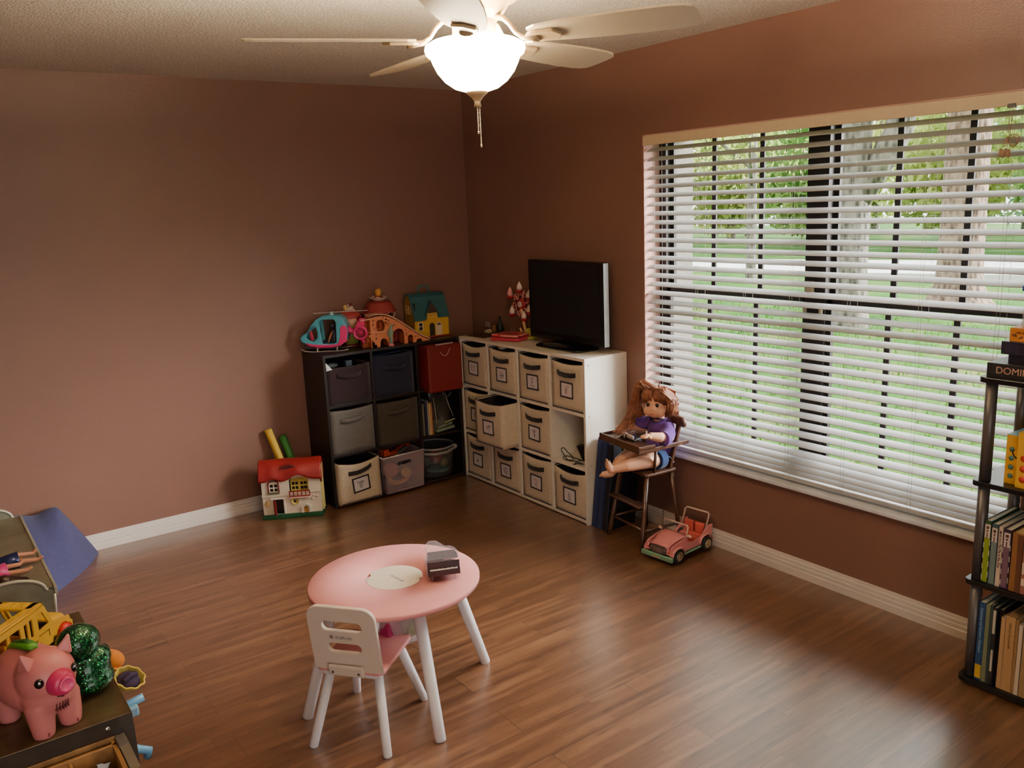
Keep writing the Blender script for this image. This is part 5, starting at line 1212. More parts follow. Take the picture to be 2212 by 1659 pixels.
for s_ in (-1, 1):
    y_ = s_*(bw_-.004)
    obj('windscreen_pillar', MB().hexa([(.078, y_-.004, .075), (.084, y_-.004, .075), (.084, y_+.004, .075), (.078, y_+.004, .075)], [(.050, y_-.004, .140), (.056, y_-.004, .140), (.056, y_+.004, .140), (.050, y_+.004, .140)]), YB_, bs)
obj('front_bumper', MB().box((.148, -bw_-.004, .026), (.158, bw_+.004, .046)), YB_, bs, bevel=.003)
obj('floor_pan', MB().box((-bl_, -bw_+.003, .026), (.13, bw_-.003, .036)), YBD, bs)
obj('seat_row', MB().box((-.12, -.04, .036), (-.11, .04, .085)).box((-.07, -.04, .036), (-.06, .04, .085)).box((-.02, -.04, .036), (-.01, .04, .085)), YBD, bs, bevel=.004)
obj('driver_dash', MB().box((.062, -.05, .04), (.070, .05, .08)), P(40, 40, 70, .5), bs)
obj('side_lines', MB().box((-.01, -bw_-.0036, .044), (.0, -bw_-.0024, .052)).box((.008, -bw_-.0036, .044), (.018, -bw_-.0024, .056)).box((.020, -bw_-.0036, .038), (.027, -bw_-.0024, .046)).box((.026, -bw_-.0036, .062), (.066, -bw_-.0024, .0635)).box((.064, -bw_-.0036, .045), (.0655, -bw_-.0024, .0635)).box((-.028, -bw_-.0036, .030), (-.0265, -bw_-.0024, .066)), P(120, 84, 14, .6), bs)
for x in (-.115, .120):
    for s in (-1, 1):
        q = obj('wheel', MB().lathe([(0, -.011), (.020, -.011), (.0255, -.008), (.0255, .008), (.020, .011), (.013, .012), (.010, .008), (0, .008)], seg=28), P(220, 32, 22, .3), bs, loc=(x, s*(bw_+.004), .0255), rot=(PI/2, 0, 0))
        obj('hub_cap', MB().lathe([(.004, .010), (.011, .010), (.011, .0135), (.004, .0145), (.003, .011)], seg=20).lathe([(.004, -.010), (.011, -.010), (.011, -.0135), (.004, -.0145), (.003, -.011)], seg=20), P(236, 176, 52, .4), q)
# ------------------------------------------------------------------ toy stroller behind the metal table
LB = P(116, 176, 216, .3)
st = thing('doll_stroller', 'light blue toy doll stroller with yellow scalloped rim behind the metal table', 'toy stroller', (-2.765, -2.300, 0), 0)
obj('frame', MB().tube([(-.06, .10, .36), (-.045, -.03, .345), (.035, -.03, .36)], [.012, .014, .012], 10).tube([(-.04, -.02, .35), (-.02, -.04, .28), (-.02, .02, .05)], .011, 10)
    .tube([(-.12, -.02, .27), (.0, -.02, .20), (.03, -.035, .19), (.025, -.02, .165)], [.014, .012, .012, .012], 10).tube([(-.12, -.02, .36), (-.05, -.06, .24)], [.020, .016], 12)
    .tube([(-.02, .10, .05), (-.02, -.10, .05)], .009, 8).tube([(-.16, .10, .05), (-.16, -.10, .05)], .009, 8).tube([(-.16, .10, .05), (-.02, .10, .05)], .009, 8).tube([(-.16, -.02, .05), (-.13, -.02, .30)], .009, 8), LB, st)
obj('buckle', MB().box((-.014, -.064, .325), (.014, -.040, .355)), P(140, 186, 216, .3), st, bevel=.006)
for p_ in ((-.01, .10), (-.17, .10), (-.01, -.10), (-.17, -.10)):
    obj('wheel', MB().lathe([(0, -.008), (.034, -.008), (.038, -.004), (.038, .004), (.034, .008), (0, .008)], seg=24), LB, st, loc=(p_[0], p_[1], .038), rot=(0, PI/2, 0))
sc_ = MB()
def cup(u, v):
    a = u*2*PI; r = (.019+.021*v)*(1+.05*math.sin(a*9)*v)
    return (r*math.cos(a)*1.05, r*math.sin(a), .036*v**1.4)
obj('scalloped_seat', sc_.grid(cup, 72, 8), P(206, 184, 92, .6), st, solid=.003, loc=(-.002, .006, .392), rot=(.45, .35, 0))
obj('seat_rim', MB().tube([((.040*(1+.05*math.sin(a*9)))*math.cos(a)*1.05, (.040*(1+.05*math.sin(a*9)))*math.sin(a), .036) for a in [i*2*PI/90 for i in range(91)]], .0032, 6, cap=False), P(222, 190, 70, .5), st, loc=(-.002, .006, .392), rot=(.45, .35, 0))
obj('purple_lining', MB().ball((0, 0, .024), (.033, .031, .018)).tube([(-.02, -.018, .038), (.0, .0, .044), (.02, .012, .038)], .009, 10), P(52, 34, 66, .8), st, loc=(-.002, .006, .392), rot=(.45, .35, 0), remesh=.003)
ot = thing('orange_plush', 'orange soft toy head and limb slumped in the toy stroller', 'plush toy', (-2.785, -2.235, .432), 0, scale=.85)
obj('body', MB().ball((.0, .0, .03), (.044, .036, .034), rot=(0, .4, -.4)).tube([(.012, -.03, .0), (.0, -.05, -.03)], [.022, .014], 12).tube([(-.03, .02, .02), (-.055, .07, .02), (-.07, .12, .03)], [.018, .013, .006], 10), F(226, 138, 52), ot, remesh=.003)
obj('yellow_flap', MB().tube([(-.055, .0, .0), (-.028, -.02, -.02), (-.022, -.07, -.05)], [.01, .014, .008], 10, flat=.4), P(226, 200, 110, .6), ot)
# ------------------------------------------------------------------ black shelf rack on the right
BS = P(20, 19, 22, .3); PO = M('grey_pole', rgb(92, 86, 84), .4, .3)
k = thing('shelf_rack', 'black four-tier shelf rack with grey tube posts full of books and games', 'shelf rack', (0, 0, 0), 0)
SX0, SX1, SY0, SY1 = -.315, -.022, -3.476, -4.12
for z in (.030, .393, .747, 1.100):
    pts = rrect(SX0, SY1, SX1, SY0, .022, 5)
    obj('shelf', MB().prism(pts, z-.018, z, 'z'), BS, k, bevel=.002)
for x, y in ((-.282, -3.508), (-.055, -3.508), (-.282, -4.088), (-.055, -4.088)):
    for a, b_ in ((0, .012), (.030, .375), (.393, .729), (.747, 1.082)):
        obj('post', MB().tube([(x, y, a), (x, y, b_)], .0185, 24), PO, k)
random.seed(5)
def spine(b, w, h, txt, col, zc, size, depth=.0004, sx=.9):
    return text('spine_text', txt, size, P(*col, .6), b, (w/2-size*.30, -.0006, zc), (PI/2, PI/2, 0), depth, 'LEFT', sx)
# upper row: local x of a book = -y world -> rotate -90
def rbook(label, y, z, w, h, d, col, x=-.300, tilt=0, pages=(214, 204, 186), group=None):
    b = book(label, (x, y, z), w, h, d, col, -90, group, tilt, pages)
    return b
zb_ = .3935
b = rbook('white and green checked storybook, leftmost on the upper book shelf', -3.528, zb_, .021, .222, .20, (44, 70, 40))
obj('spine_panel', MB().box((.002, -.0012, .004), (.019, 0, .160)), P(132, 150, 44, .5), b); obj('spine_label', MB().box((.002, -.0014, .160), (.019, 0, .208)), P(206, 190, 176, .5), b)
spine(b, .021, 0, 'The Big Green Book', (190, 190, 110), .150, .011); chk = MB()
def checks(b, w, h, col=(214, 204, 190)):
    for x0 in (0, w-.0022):
        m = MB()
        for i in range(8):
            if i % 2 == 0: m.box((x0, -.0016, .01+i*.019+(.012 if x0 else 0)), (x0+.0022, 0, .029+i*.019+(.012 if x0 else 0)))
        obj('checked_edge', m, P(*col, .5), b)
def emblem(b, w, z, s=1):
    m = MB(); m.box((w*.35, -.0018, z+.012*s), (w*.62, -.0012, z+.018*s)).box((w*.4, -.0018, z-.012*s), (w*.55, -.0012, z+.008*s)); m.box((w*.3, -.0018, z+.022*s), (w*.7, -.0012, z+.032*s))
    obj('spine_emblem', m, P(86, 60, 58, .6), b)
checks(b, .021, .22); emblem(b, .021, .170)
b = rbook('grey-teal storybook second from the left on the upper book shelf', -3.551, zb_, .021, .216, .20, (60, 84, 82))
obj('spine_panel', MB().box((.002, -.0012, .004), (.019, 0, .152)), P(108, 124, 120, .5), b); obj('spine_label', MB().box((.002, -.0014, .152), (.019, 0, .202)), P(206, 190, 176, .5), b)
spine(b, .021, 0, 'The Big Blue Book', (150, 160, 154), .145, .011); emblem(b, .021, .163)
b = rbook('slim cream storybook with black title on the upper book shelf', -3.574, zb_, .013, .213, .20, (206, 184, 162))
spine(b, .013, 0, 'Put Me In the Zoo', (40, 30, 30), .150, .013, sx=.85); emblem(b, .013, .165)
b = rbook('purple storybook with checked spine edge on the upper book shelf', -3.589, zb_, .025, .208, .20, (58, 36, 60))
obj('spine_panel', MB().box((.003, -.0012, .004), (.021, 0, .146)), P(112, 84, 96, .5), b); obj('spine_label', MB().box((.003, -.0014, .146), (.022, 0, .196)), P(206, 186, 176, .5), b)
spine(b, .025, 0, 'The Big Purple Book', (180, 150, 140), .140, .012); checks(b, .025, .2); emblem(b, .025, .158)
b = rbook('thick worn brown cloth book on the upper book shelf', -3.617, zb_, .034, .205, .20, (140, 96, 54), pages=(190, 160, 110))
obj('spine_band', MB().box((.018, -.0010, .0), (.034, 0, .200)), P(96, 58, 38, .7), b)
b = rbook('old book with patched red and white spine on the upper book shelf', -3.653, zb_, .013, .215, .20, (150, 96, 80))
obj('spine_patch', MB().box((.001, -.001, .03), (.012, 0, .055)).box((.001, -.001, .07), (.012, 0, .11)), P(206, 186, 160, .6), b)
y = -3.668
for (w_, h_, c) in ((.022, .21, (120, 96, 84)), (.016, .2, (170, 140, 110)), (.03, .22, (70, 60, 70)), (.02, .2, (150, 60, 50)), (.024, .21, (60, 90, 120))):
    rbook('old hardback further right on the upper book shelf', y, zb_, w_, h_, .2, c, group='old hardbacks at the far end of the upper book shelf'); y -= w_+.003
# lower row
zl = .0305
b = rbook('tall blue question and answer dinosaur book, leftmost on the lower book shelf', -3.530, zl, .022, .290, .21, (36, 70, 110))
obj('spine_foot', MB().box((.001, -.0012, .008), (.021, 0, .058)), P(196, 160, 60, .5), b)
spine(b, .022, 0, 'Questions and Answers | Dinosaurs', (150, 176, 190), .270, .0125, sx=.92)
rbook('sage green hardback beside the blue dinosaur book', -3.553, zl, .014, .288, .21, (116, 122, 92))
b = rbook('thin dark teal hardback on the lower book shelf', -3.568, zl, .008, .290, .21, (50, 66, 62))
b = rbook('black book with torn white spine on the lower book shelf', -3.577, zl, .012, .285, .21, (40, 38, 38))
obj('spine_patch', MB().box((.001, -.0012, .19), (.010, 0, .275)).box((.002, -.0012, .05), (.009, 0, .13)), P(186, 180, 160, .6), b)
rbook('plain black hardback on the lower book shelf', -3.590, zl, .013, .278, .20, (22, 20, 22), x=-.285)
rbook('slim cream book with softened corners on the lower book shelf', -3.604, zl, .014, .262, .20, (186, 150, 106))
b = rbook('wide tan atlas with printed spine on the lower book shelf', -3.619, zl, .030, .272, .20, (180, 142, 96), pages=(150, 120, 80))
spine(b, .030, 0, 'Children\'s Encyclopedia', (126, 92, 60), .25, .011)
rbook('mottled tan book beside the wide tan atlas', -3.650, zl, .010, .27, .20, (150, 116, 74))
y = -3.661
for (w_, h_, c) in ((.012, .255, (206, 186, 160)), (.02, .25, (160, 130, 90)), (.03, .26, (90, 80, 60)), (.02, .27, (120, 60, 40)), (.03, .25, (60, 70, 90))):
    rbook('hardback further right on the lower book shelf', y, zl, w_, h_, .2, c, group='hardbacks at the far end of the lower book shelf'); y -= w_+.003
# games on top: local frame x right (= -y world)
g = thing('domino_box', 'long black dominoes game box on the top tier of the rack', 'game box', (-.292, -3.492, 1.1005), -90)
obj('box_body', MB().box((0, 0, 0), (.40, .20, .046)), P(34, 32, 32, .45), g, bevel=.001)
text('box_title', 'DOMINOES', .031, P(214, 160, 136, .5), g, (.028, -.0008, .014), (PI/2, 0, 0), .0004)
g = thing('card_game_box', 'dark navy game box on top of the dominoes box', 'game box', (-.275, -3.548, 1.147), -90)
obj('box_body', MB().box((0, 0, 0), (.26, .15, .030)), P(26, 26, 38, .4), g, bevel=.001)
g = thing('flat_game_box', 'wider dark purple game box with small print, second in the stack on the rack', 'game box', (-.285, -3.528, 1.1775), -90)
obj('box_body', MB().box((0, 0, 0), (.30, .17, .042)), P(34, 28, 48, .4), g, bevel=.001)
pm = MB()
for i in range(7): pm.box((.012, -.0008, .008+i*.0042), (.055+.004*math.sin(i*3), 0, .0090+i*.0042))
obj('small_print', pm, P(66, 58, 84, .6), g)
g = thing('orange_box', 'open orange patterned box under a clear plastic bag', 'box', (-.278, -3.548, 1.220), -90)
obj('box_body', MB().box((0, 0, 0), (.20, .14, .044)), P(196, 122, 44, .5), g, bevel=.001)
pm = MB(); seed(9)
for i in range(26): pm.ball((.008+.11*random.random(), -.0004, .012+.02*random.random()), (.0035, .0012, .003), 6, 4)
obj('printed_pattern', pm, P(110, 62, 30, .6), g)
g = thing('plastic_bag', 'clear plastic bag of small pieces on the orange box', 'bag', (-.215, -3.625, 1.264), -90)
m = MB()
def bagf2(u, v):
    a = u*2*PI; r = (.070*(1-.40*v)+.006*math.sin(a*5+v*4)+.004*math.sin(a*11)); return (r*math.cos(a), r*math.sin(a)*.8, .11*v+.004*math.sin(a*3))
obj('bag_film', m.grid(bagf2, 40, 10), P(190, 198, 206, .12, alpha=.35, spec=1.0), g)
obj('contents', MB().ball((0, 0, .042), (.045, .04, .040)).ball((.01, -.01, .075), .03), P(206, 178, 166, .5), g, remesh=.004)
g = thing('blue_container', 'small blue plastic piece lying across the clear bag', 'container', (-.215, -3.60, 1.376), -90)
obj('lid_body', MB().box((-.045, -.02, 0), (.05, .03, .018)).box((-.02, -.015, .018), (.04, .02, .028)), P(40, 72, 150, .35), g, bevel=.003)
# yellow game boxes on the third tier
g = thing('yellow_game_box', 'yellow game box with a column of teal dots on the third tier', 'game box', (-.270, -3.562, .7475), -92)
obj('box_body', MB().box((0, 0, 0), (.042, .20, .165)), P(214, 160, 48, .45), g, bevel=.001)
obj('top_face', MB().box((0.001, .001, .165), (.041, .199, .167)), P(120, 176, 200, .4), g)
for i in range(4): obj('teal_dot', MB().lathe([(0, 0), (.0085, 0), (.0085, .0006), (0, .0006)], seg=20), P(74, 120, 116, .5), g, loc=(.019, -.0002, .028+.030*i), rot=(PI/2, 0, 0))
obj('snake_print', MB().tube([(.024, -.0008, .118), (.020, -.0008, .112), (.026, -.0008, .098), (.036, -.0008, .090)], .0022, 6), P(30, 30, 34, .5), g)
g = thing('yellow_puzzle_box', 'tall yellow puzzle box with red dots beside the dotted game box', 'game box', (-.292, -3.606, .7475), -90)
obj('box_body', MB().box((0, 0, 0), (.22, .20, .185)), P(222, 172, 52, .45), g, bevel=.001)
for i in range(3): obj('red_dot', MB().lathe([(0, 0), (.011, 0), (.011, .0006), (0, .0006)], seg=20), P(206, 66, 50, .5), g, loc=(.022, -.0002, .03+.035*i), rot=(PI/2, 0, 0))
# ------------------------------------------------------------------ folded navy gym mat leaning on the wall
t = thing('folded_mat', 'folded navy gym mat standing between the white shelf and the doll high chair', 'mat', (-.295, -1.508, 0), 0)
MAT = F(38, 46, 84, bump=.15)
for i, y in enumerate((-.002, -.044, -.086)):
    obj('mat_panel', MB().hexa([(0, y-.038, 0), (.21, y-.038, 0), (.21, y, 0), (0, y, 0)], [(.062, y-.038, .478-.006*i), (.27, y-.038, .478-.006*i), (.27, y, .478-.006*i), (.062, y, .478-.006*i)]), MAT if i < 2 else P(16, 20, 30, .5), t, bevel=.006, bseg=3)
obj('red_seam', MB().tube([(.064, -.004, .481), (.064, -.038, .481), (.10, -.040, .481)], .003, 6).tube([(.07, -.046, .476), (.068, -.08, .476), (.15, -.08, .476)], .003, 6), P(130, 34, 50, .7), t)
# ------------------------------------------------------------------ wooden doll high chair
HW = wood_mat('dark_walnut', rgb(66, 40, 28), rgb(92, 58, 40), .32, (30, 30, 5))
HX, HY, HR = -.180, -1.818, 97.0   # local -y = forward
hc = thing('doll_high_chair', 'dark walnut doll high chair with tray, beside the window', 'high chair', (HX, HY, 0), HR-180-3)
# rotation so that local -y points to world (-.98, .17)
hc.rotation_euler = (0, 0, -98*D2R)
SZ = .388
sp = [(-.122, -.105), (.122, -.105), (.132, -.09), (.125, .088), (.11, .095), (-.11, .095), (-.125, .088), (-.132, -.09)]
obj('seat', MB().prism(sp, SZ-.016, SZ, 'z'), HW, hc, bevel=.006, bseg=3)
for sx in (-1, 1):
    obj('front_leg', MB().tube([(sx*.143, -.140, 0), (sx*.136, -.132, .05), (sx*.105, -.080, SZ-.012)], [.0105, .012, .0125], 12), HW, hc)
    obj('rear_leg', MB().tube([(sx*.145, .100, 0), (sx*.105, .070, SZ-.012)], [.0105, .0125], 12), HW, hc)
    obj('side_rail', MB().tube([(sx*.132, -.122, .10), (sx*.135, .092, .10)], .0075, 8), HW, hc)
    obj('back_post', MB().hexa([(sx*.098-.012, .060, SZ), (sx*.098+.012, .060, SZ), (sx*.098+.012, .076, SZ), (sx*.098-.012, .076, SZ)], [(sx*.110-.014, .120, SZ+.252), (sx*.110+.014, .120, SZ+.252), (sx*.110+.014, .134, SZ+.252), (sx*.110-.014, .134, SZ+.252)]), HW, hc, bevel=.003)
    obj('arm_rail', MB().hexa([(sx*.152-.009, -.150, SZ+.118), (sx*.152+.009, -.150, SZ+.118), (sx*.152+.009, .140, SZ+.128), (sx*.152-.009, .140, SZ+.128)], [(sx*.152-.009, -.150, SZ+.140), (sx*.152+.009, -.150, SZ+.140), (sx*.152+.009, .140, SZ+.148), (sx*.152-.009, .140, SZ+.148)]), HW, hc, bevel=.003)
    obj('arm_post', MB().tube([(sx*.120, -.045, SZ), (sx*.148, -.055, SZ+.120)], .0075, 10), HW, hc)
for x in (-.03, .03): obj('back_spindle', MB().tube([(x, .066, SZ), (x*1.05, .122, SZ+.225)], .0075, 8, flat=.7), HW, hc)
obj('top_rail', MB().prism([(-.148, .190), (-.154, .215), (-.140, .238), (-.05, .246), (.05, .246), (.140, .238), (.154, .215), (.148, .190), (.06, .196), (-.06, .196)], .112, .136), HW, hc, bevel=.008, bseg=3, loc=(0, 0, SZ+.018))
obj('foot_rest', MB().box((-.128, -.150, .218), (.128, -.100, .230)), HW, hc, bevel=.004)
obj('front_rail', MB().tube([(-.134, -.124, .105), (.134, -.124, .105)], .0085, 10, flat=.8), HW, hc)
obj('tray', MB().box((-.168, -.172, SZ+.140), (.168, -.072, SZ+.150)).box((-.168, -.172, SZ+.128), (.168, -.162, SZ+.162)).box((-.168, -.172, SZ+.128), (-.160, -.072, SZ+.160)).box((.160, -.172, SZ+.128), (.168, -.072, SZ+.160)), HW, hc, bevel=.002)
# ------------------------------------------------------------------ red haired doll, local -y forward like the chair
dl = thing('red_haired_doll', 'large doll with long auburn hair and purple top sitting in the high chair', 'doll', (HX+.035, HY-.028, SZ), 0, scale=1.38)
dl.rotation_euler = (0, 0, -98*D2R)
HM = Matrix.Translation((0, .012, 0)) @ Matrix.Rotation(30*D2R, 4, 'Z') @ Matrix.Translation((0, -.012, 0))
DS = M('vinyl_skin', rgb(226, 168, 134), .42, var=.02)
m = MB()
# torso, neck, arms and legs as one body
m.tube([(0, .020, .035), (0, .025, .09), (0, .028, .14), (0, .022, .165)], [.050, .045, .042, .026], 16, flat=.85)
m.tube([(0, .020, .16), (0, .014, .20)], [.021, .021], 14)
m.ball((0, .008, .230), (.047, .047, .050), 28, 20, mat=HM).ball((0, -.016, .214), (.037, .028, .030), mat=HM).ball((0, -.022, .196), (.018, .014, .012), mat=HM)
m.ball((.022, -.020, .208), .020, mat=HM).ball((-.022, -.020, .208), .020, mat=HM)
m.ball((0, -.043, .221), (.0075, .008, .007), mat=HM).ball((.047, .010, .222), (.006, .010, .013), mat=HM).ball((-.047, .010, .222), (.006, .010, .013), mat=HM)
# arms
arm_r = [(.045, .022, .148), (.080, -.002, .124), (.088, -.050, .132), (.080, -.088, .142)]
m.tube(arm_r, [.020, .021, .018, .013], 14)
arm_l = [(-.045, .022, .148), (-.078, .0, .128), (-.092, -.040, .134), (-.094, -.070, .138)]
m.tube(arm_l, [.020, .019, .016, .012], 14)
def hand(m, w, d, up, s=1):
    d = Vector(d).normalized(); up = Vector(up).normalized(); sd = d.cross(up); w = Vector(w)
    m.ball(w+d*.010*s, (.011*s, .011*s, .009*s), 12, 8)
    for i, (a, L_) in enumerate(((-.0095, .016), (-.0032, .020), (.0032, .0195), (.009, .014))):
        r0 = w+d*.014*s+sd*a*s; p1 = r0+(d+sd*a*14)*L_*.5*s; p2 = p1+(d*.8-up*.5)*L_*.5*s
        m.tube([r0, p1, p2], [.0038*s, .0035*s, .0026*s], 8)
    th = w+d*.006*s-sd*.009*s
    m.tube([th, th-sd*.010*s+d*.005*s, th-sd*.013*s+d*.012*s], [.0042*s, .0038*s, .003*s], 8)
hand(m, arm_r[-1], (.1, -1, .10), (0, .2, 1), 1.15); hand(m, arm_l[-1], (-.1, -1, .05), (0, 0, 1), 1.15)
# legs: sitting, legs forward under the tray, feet crossing slightly outward
for s, pts, r in ((1, [(.028, .0, .032), (.050, -.075, .040), (.030, -.150, .032), (.010, -.190, .022)], [.033, .027, .022, .015]), (-1, [(-.028, .0, .032), (-.055, -.065, .045), (-.050, -.125, .020), (-.042, -.160, -.004)], [.033, .028, .023, .015])):
    m.tube(pts, r, 16)
    a = Vector(pts[-1]); d = (Vector(pts[-1])-Vector(pts[-2])).normalized()
    f = Vector((.0, -.45, .9)) if s > 0 else Vector((-.35, -.80, -.1)); f.normalize()
    m.tube([a, a+d*.012, a+d*.014+f*.018, a+d*.010+f*.036], [.015, .015, .013, .010], 12)
    sd = f.cross(d).normalized()
    for q in range(5):
        m.ball(a+d*.011+f*(.042-.0018*abs(q-1))+sd*(-.009+.0045*q), .0034 if q else .0046, 8, 6)
body = obj('body', m, DS, dl, remesh=.0024, smoothit=3)
for s in (-1, 1):
    e = obj('eye', MB().ball((s*.0185, -.0345, .234), (.0076, .0046, .0068), 18, 12, mat=HM), P(236, 226, 216, .25), dl)
    obj('iris', MB().ball((s*.0178, -.0370, .2338), (.0066, .0032, .0066), 16, 10, mat=HM), P(34, 18, 12, .12), e)
    obj('eyelid', MB().tube([(s*.0185+.0085*math.cos(a), -.0375-.0012*math.sin(a), .235+.0078*math.sin(a)) for a in [i*PI/8 for i in range(9)]], .0009, 6, mat=HM), P(90, 50, 34, .6), dl)
    obj('eyebrow', MB().tube([(s*(.0105+.0045*i), -.0375+.0006*i, .2475+.0016*math.sin(i*PI/4)) for i in range(5)], .0008, 6, mat=HM), P(140, 78, 48, .7), dl)
obj('mouth', MB().tube([(-.0115, -.0385, .2050), (-.006, -.0415, .2030), (0, -.0425, .2026), (.006, -.0415, .2030), (.0115, -.0385, .2050)], [.0008, .0017, .002, .0017, .0008], 8, mat=HM), P(184, 96, 80, .4), dl)
PU = F(96, 58, 132, bump=.2)
sh = MB().tube([(0, .020, .045), (0, .022, .075), (0, .026, .12), (0, .024, .150), (0, .016, .172)], [.062, .056, .052, .050, .034], 20, flat=.82)
sh.tube([(.040, .022, .150), (.066, .006, .132), (.086, -.022, .122), (.089, -.036, .124)], [.026, .027, .027, .029], 16)
sh.tube([(-.040, .022, .150), (-.070, .008, .142), (-.094, -.018, .146)], [.026, .026, .027], 16)
obj('purple_top', sh, PU, dl, remesh=.003, smoothit=4)
obj('neckband', MB().tube([(.030*math.cos(a), .014+.026*math.sin(a), .176-.004*math.sin(a)) for a in [i*PI/12 for i in range(25)]], .0035, 6, cap=False), P(70, 44, 84, .8), dl)
obj('denim_shorts', MB().tube([(0, .018, .010), (0, .018, .045), (0, .02, .062)], [.056, .055, .050], 18, flat=.85).tube([(.028, .0, .032), (.044, -.04, .036)], [.038, .037], 16).tube([(-.028, .0, .032), (-.046, -.036, .038)], [.038, .037], 16), F(38, 56, 96, bump=.3), dl, remesh=.003)
obj('denim_stitching', MB().tube([(.060+.004*math.sin(i), -.030+.008*i, .030+.014*math.cos(i*1.1)) for i in range(9)], .0013, 5), P(150, 176, 206, .7), dl)
# long hair as many swept strands
HRM, nt, hb = base('auburn_hair'); tcx = N(nt, 'ShaderNodeTexCoord'); nz = N(nt, 'ShaderNodeTexNoise', Scale=30.0); nt.links.new(tcx.outputs['Object'], nz.inputs[0])
rr = N(nt, 'ShaderNodeValToRGB'); rr.color_ramp.elements[0].position = .35; rr.color_ramp.elements[1].position = .65; rr.color_ramp.elements[0].color = rgb(118, 66, 42)+(1,); rr.color_ramp.elements[1].color = rgb(160, 100, 66)+(1,)
nt.links.new(nz.outputs[0], rr.inputs[0]); nt.links.new(rr.outputs[0], hb.inputs['Base Color']); hb.inputs['Roughness'].default_value = .45
seed(12)
hr = MB()
hr.ball((0, .024, .246), (.050, .042, .048), 24, 14, mat=HM)
def strand(pts, r0=.0024):
    pts = [HM @ p if i_ < 3 else HM @ p for i_, p in enumerate(pts)]
    hr.tube(pts, [r0, r0*1.1, r0, r0*.8, r0*.35][:len(pts)] if len(pts) <= 5 else r0, 5)
cx_, cy_, cz_ = 0, .012, .238
# chair-left side (local -x is image left): long mane
for i in range(430):
    a = random.uniform(-.2, 1); ph = random.uniform(0, 1); j = lambda s_: random.uniform(-s_, s_)
    p0 = Vector((-.015+j(.03), .012+j(.03), .285+j(.006)))
    p1 = Vector((-.058-ph*.022, .0+a*.03+j(.012), .300-ph*.012+j(.014)))
    p2 = Vector((-.078-ph*.030+j(.006), .004+a*.03, .215+j(.008)))
    p3 = Vector((-.084-ph*.034+j(.008), -.005+a*.035, .17+j(.008)))
    p4 = Vector((-.085-ph*.040+j(.012), -.020+a*.04-ph*.04, .140+j(.008)))
    if ph > .45: strand([p0, p1, p2, p3, p4])
    else: strand([p0, p1, p2, p3+Vector((.02, 0, .01))])
# tail of hair resting on the tray
for i in range(90):
    j = lambda s_: random.uniform(-s_, s_)
    strand([Vector((-.095+j(.02), -.02+j(.02), .16+j(.01))), Vector((-.105+j(.02), -.045+j(.015), .142+j(.005))), Vector((-.112+j(.015), -.065+j(.015), .134+j(.004))), Vector((-.118+j(.02), -.080+j(.012), .132+j(.003)))], .0026)
# right side: shorter bob
for i in range(260):
    j = lambda s_: random.uniform(-s_, s_); ph = random.random()
    p0 = Vector((.005+j(.03), .0+j(.03), .289+j(.004)))
    p1 = Vector((.040+ph*.018, -.012+j(.03), .282-ph*.012)); p2 = Vector((.060+ph*.016+j(.004), -.012+j(.03), .250+j(.008)))
    p3 = Vector((.058+ph*.012+j(.006), -.004+j(.028), .212+j(.008))); p4 = Vector((.046+j(.01), -.002+j(.02), .196+j(.008)))
    strand([p0, p1, p2, p3, p4])
# fringe
for i in range(120):
    j = lambda s_: random.uniform(-s_, s_); x = random.choice((-1, 1))*random.uniform(.004, .046)
    strand([Vector((x*.4, -.005, .292)), Vector((x*.8, -.034, .282+j(.003))), Vector((x*1.02, -.040+abs(x)*.25, .264+j(.006))), Vector((x*1.04, -.036+abs(x)*.35, .252+j(.006)-abs(x)*.35))], .002)
for i in range(120):   # back
    j = lambda s_: random.uniform(-s_, s_)
    strand([Vector((j(.03), .02, .29)), Vector((j(.05), .058, .27)), Vector((j(.06), .072, .22)), Vector((j(.06), .07, .17+j(.02)))], .003)
hr.tube([(.035, -.01, .290), (.037, -.012, .305), (.040, -.010, .318), (.046, -.006, .324)], [.002, .0022, .0014, .0006], 5)
obj('hair', hr, HRM, dl)
tr_ = thing('spoon_toy', 'cream plastic toy clip lying on the high chair tray in front of the doll', 'toy', (HX, HY, SZ+.1505), 0)
tr_.rotation_euler = (0, 0, -98*D2R)
obj('clip', MB().tube([(-.060, -.150, .004), (-.052, -.135, .008), (-.040, -.120, .022), (-.030, -.112, .020), (-.028, -.118, .004)], [.007, .004, .004, .004, .002], 8).tube([(-.040, -.120, .022), (-.034, -.108, .030), (-.020, -.104, .026)], .005, 8).hexa([(-.018, -.108, .006), (.030, -.108, .004), (.030, -.100, .004), (-.018, -.100, .006)], [(-.018, -.104, .026), (.030, -.104, .022), (.030, -.098, .022), (-.018, -.098, .026)]), P(216, 184, 168, .4), tr_)
obj('dark_wheels', MB().box((-.07, -.115, .002), (.05, -.09, .010)), P(24, 22, 26, .3), tr_, bevel=.003)

# ------------------------------------------------------------------ pink doll car, local -y = front
JP = M('car_pink', rgb(226, 142, 140), .35, var=.02); MG = P(116, 158, 128, .4); JC = P(216, 186, 168, .4)
j = thing('doll_car', 'pink open-top doll car with mint green bumper by the baseboard', 'toy car', (-.205, -2.058, 0), -85)
L2, W2 = .165, .088
hull = [(-L2+.012, .045), (-.135, .045)]+arc(-.108, .040, .036, 175, 20, 8)+[(-.068, .042), (.062, .042)]+arc(.112, .042, .040, 170, 10, 8)+[(.158, .052), (.166, .095), (.170, .120), (.150, .122), (.112, .106), (.075, .078), (.02, .072), (-.025, .078), (-.035, .108), (-.09, .100), (-.135, .092), (-.152, .080), (-.156, .050)]
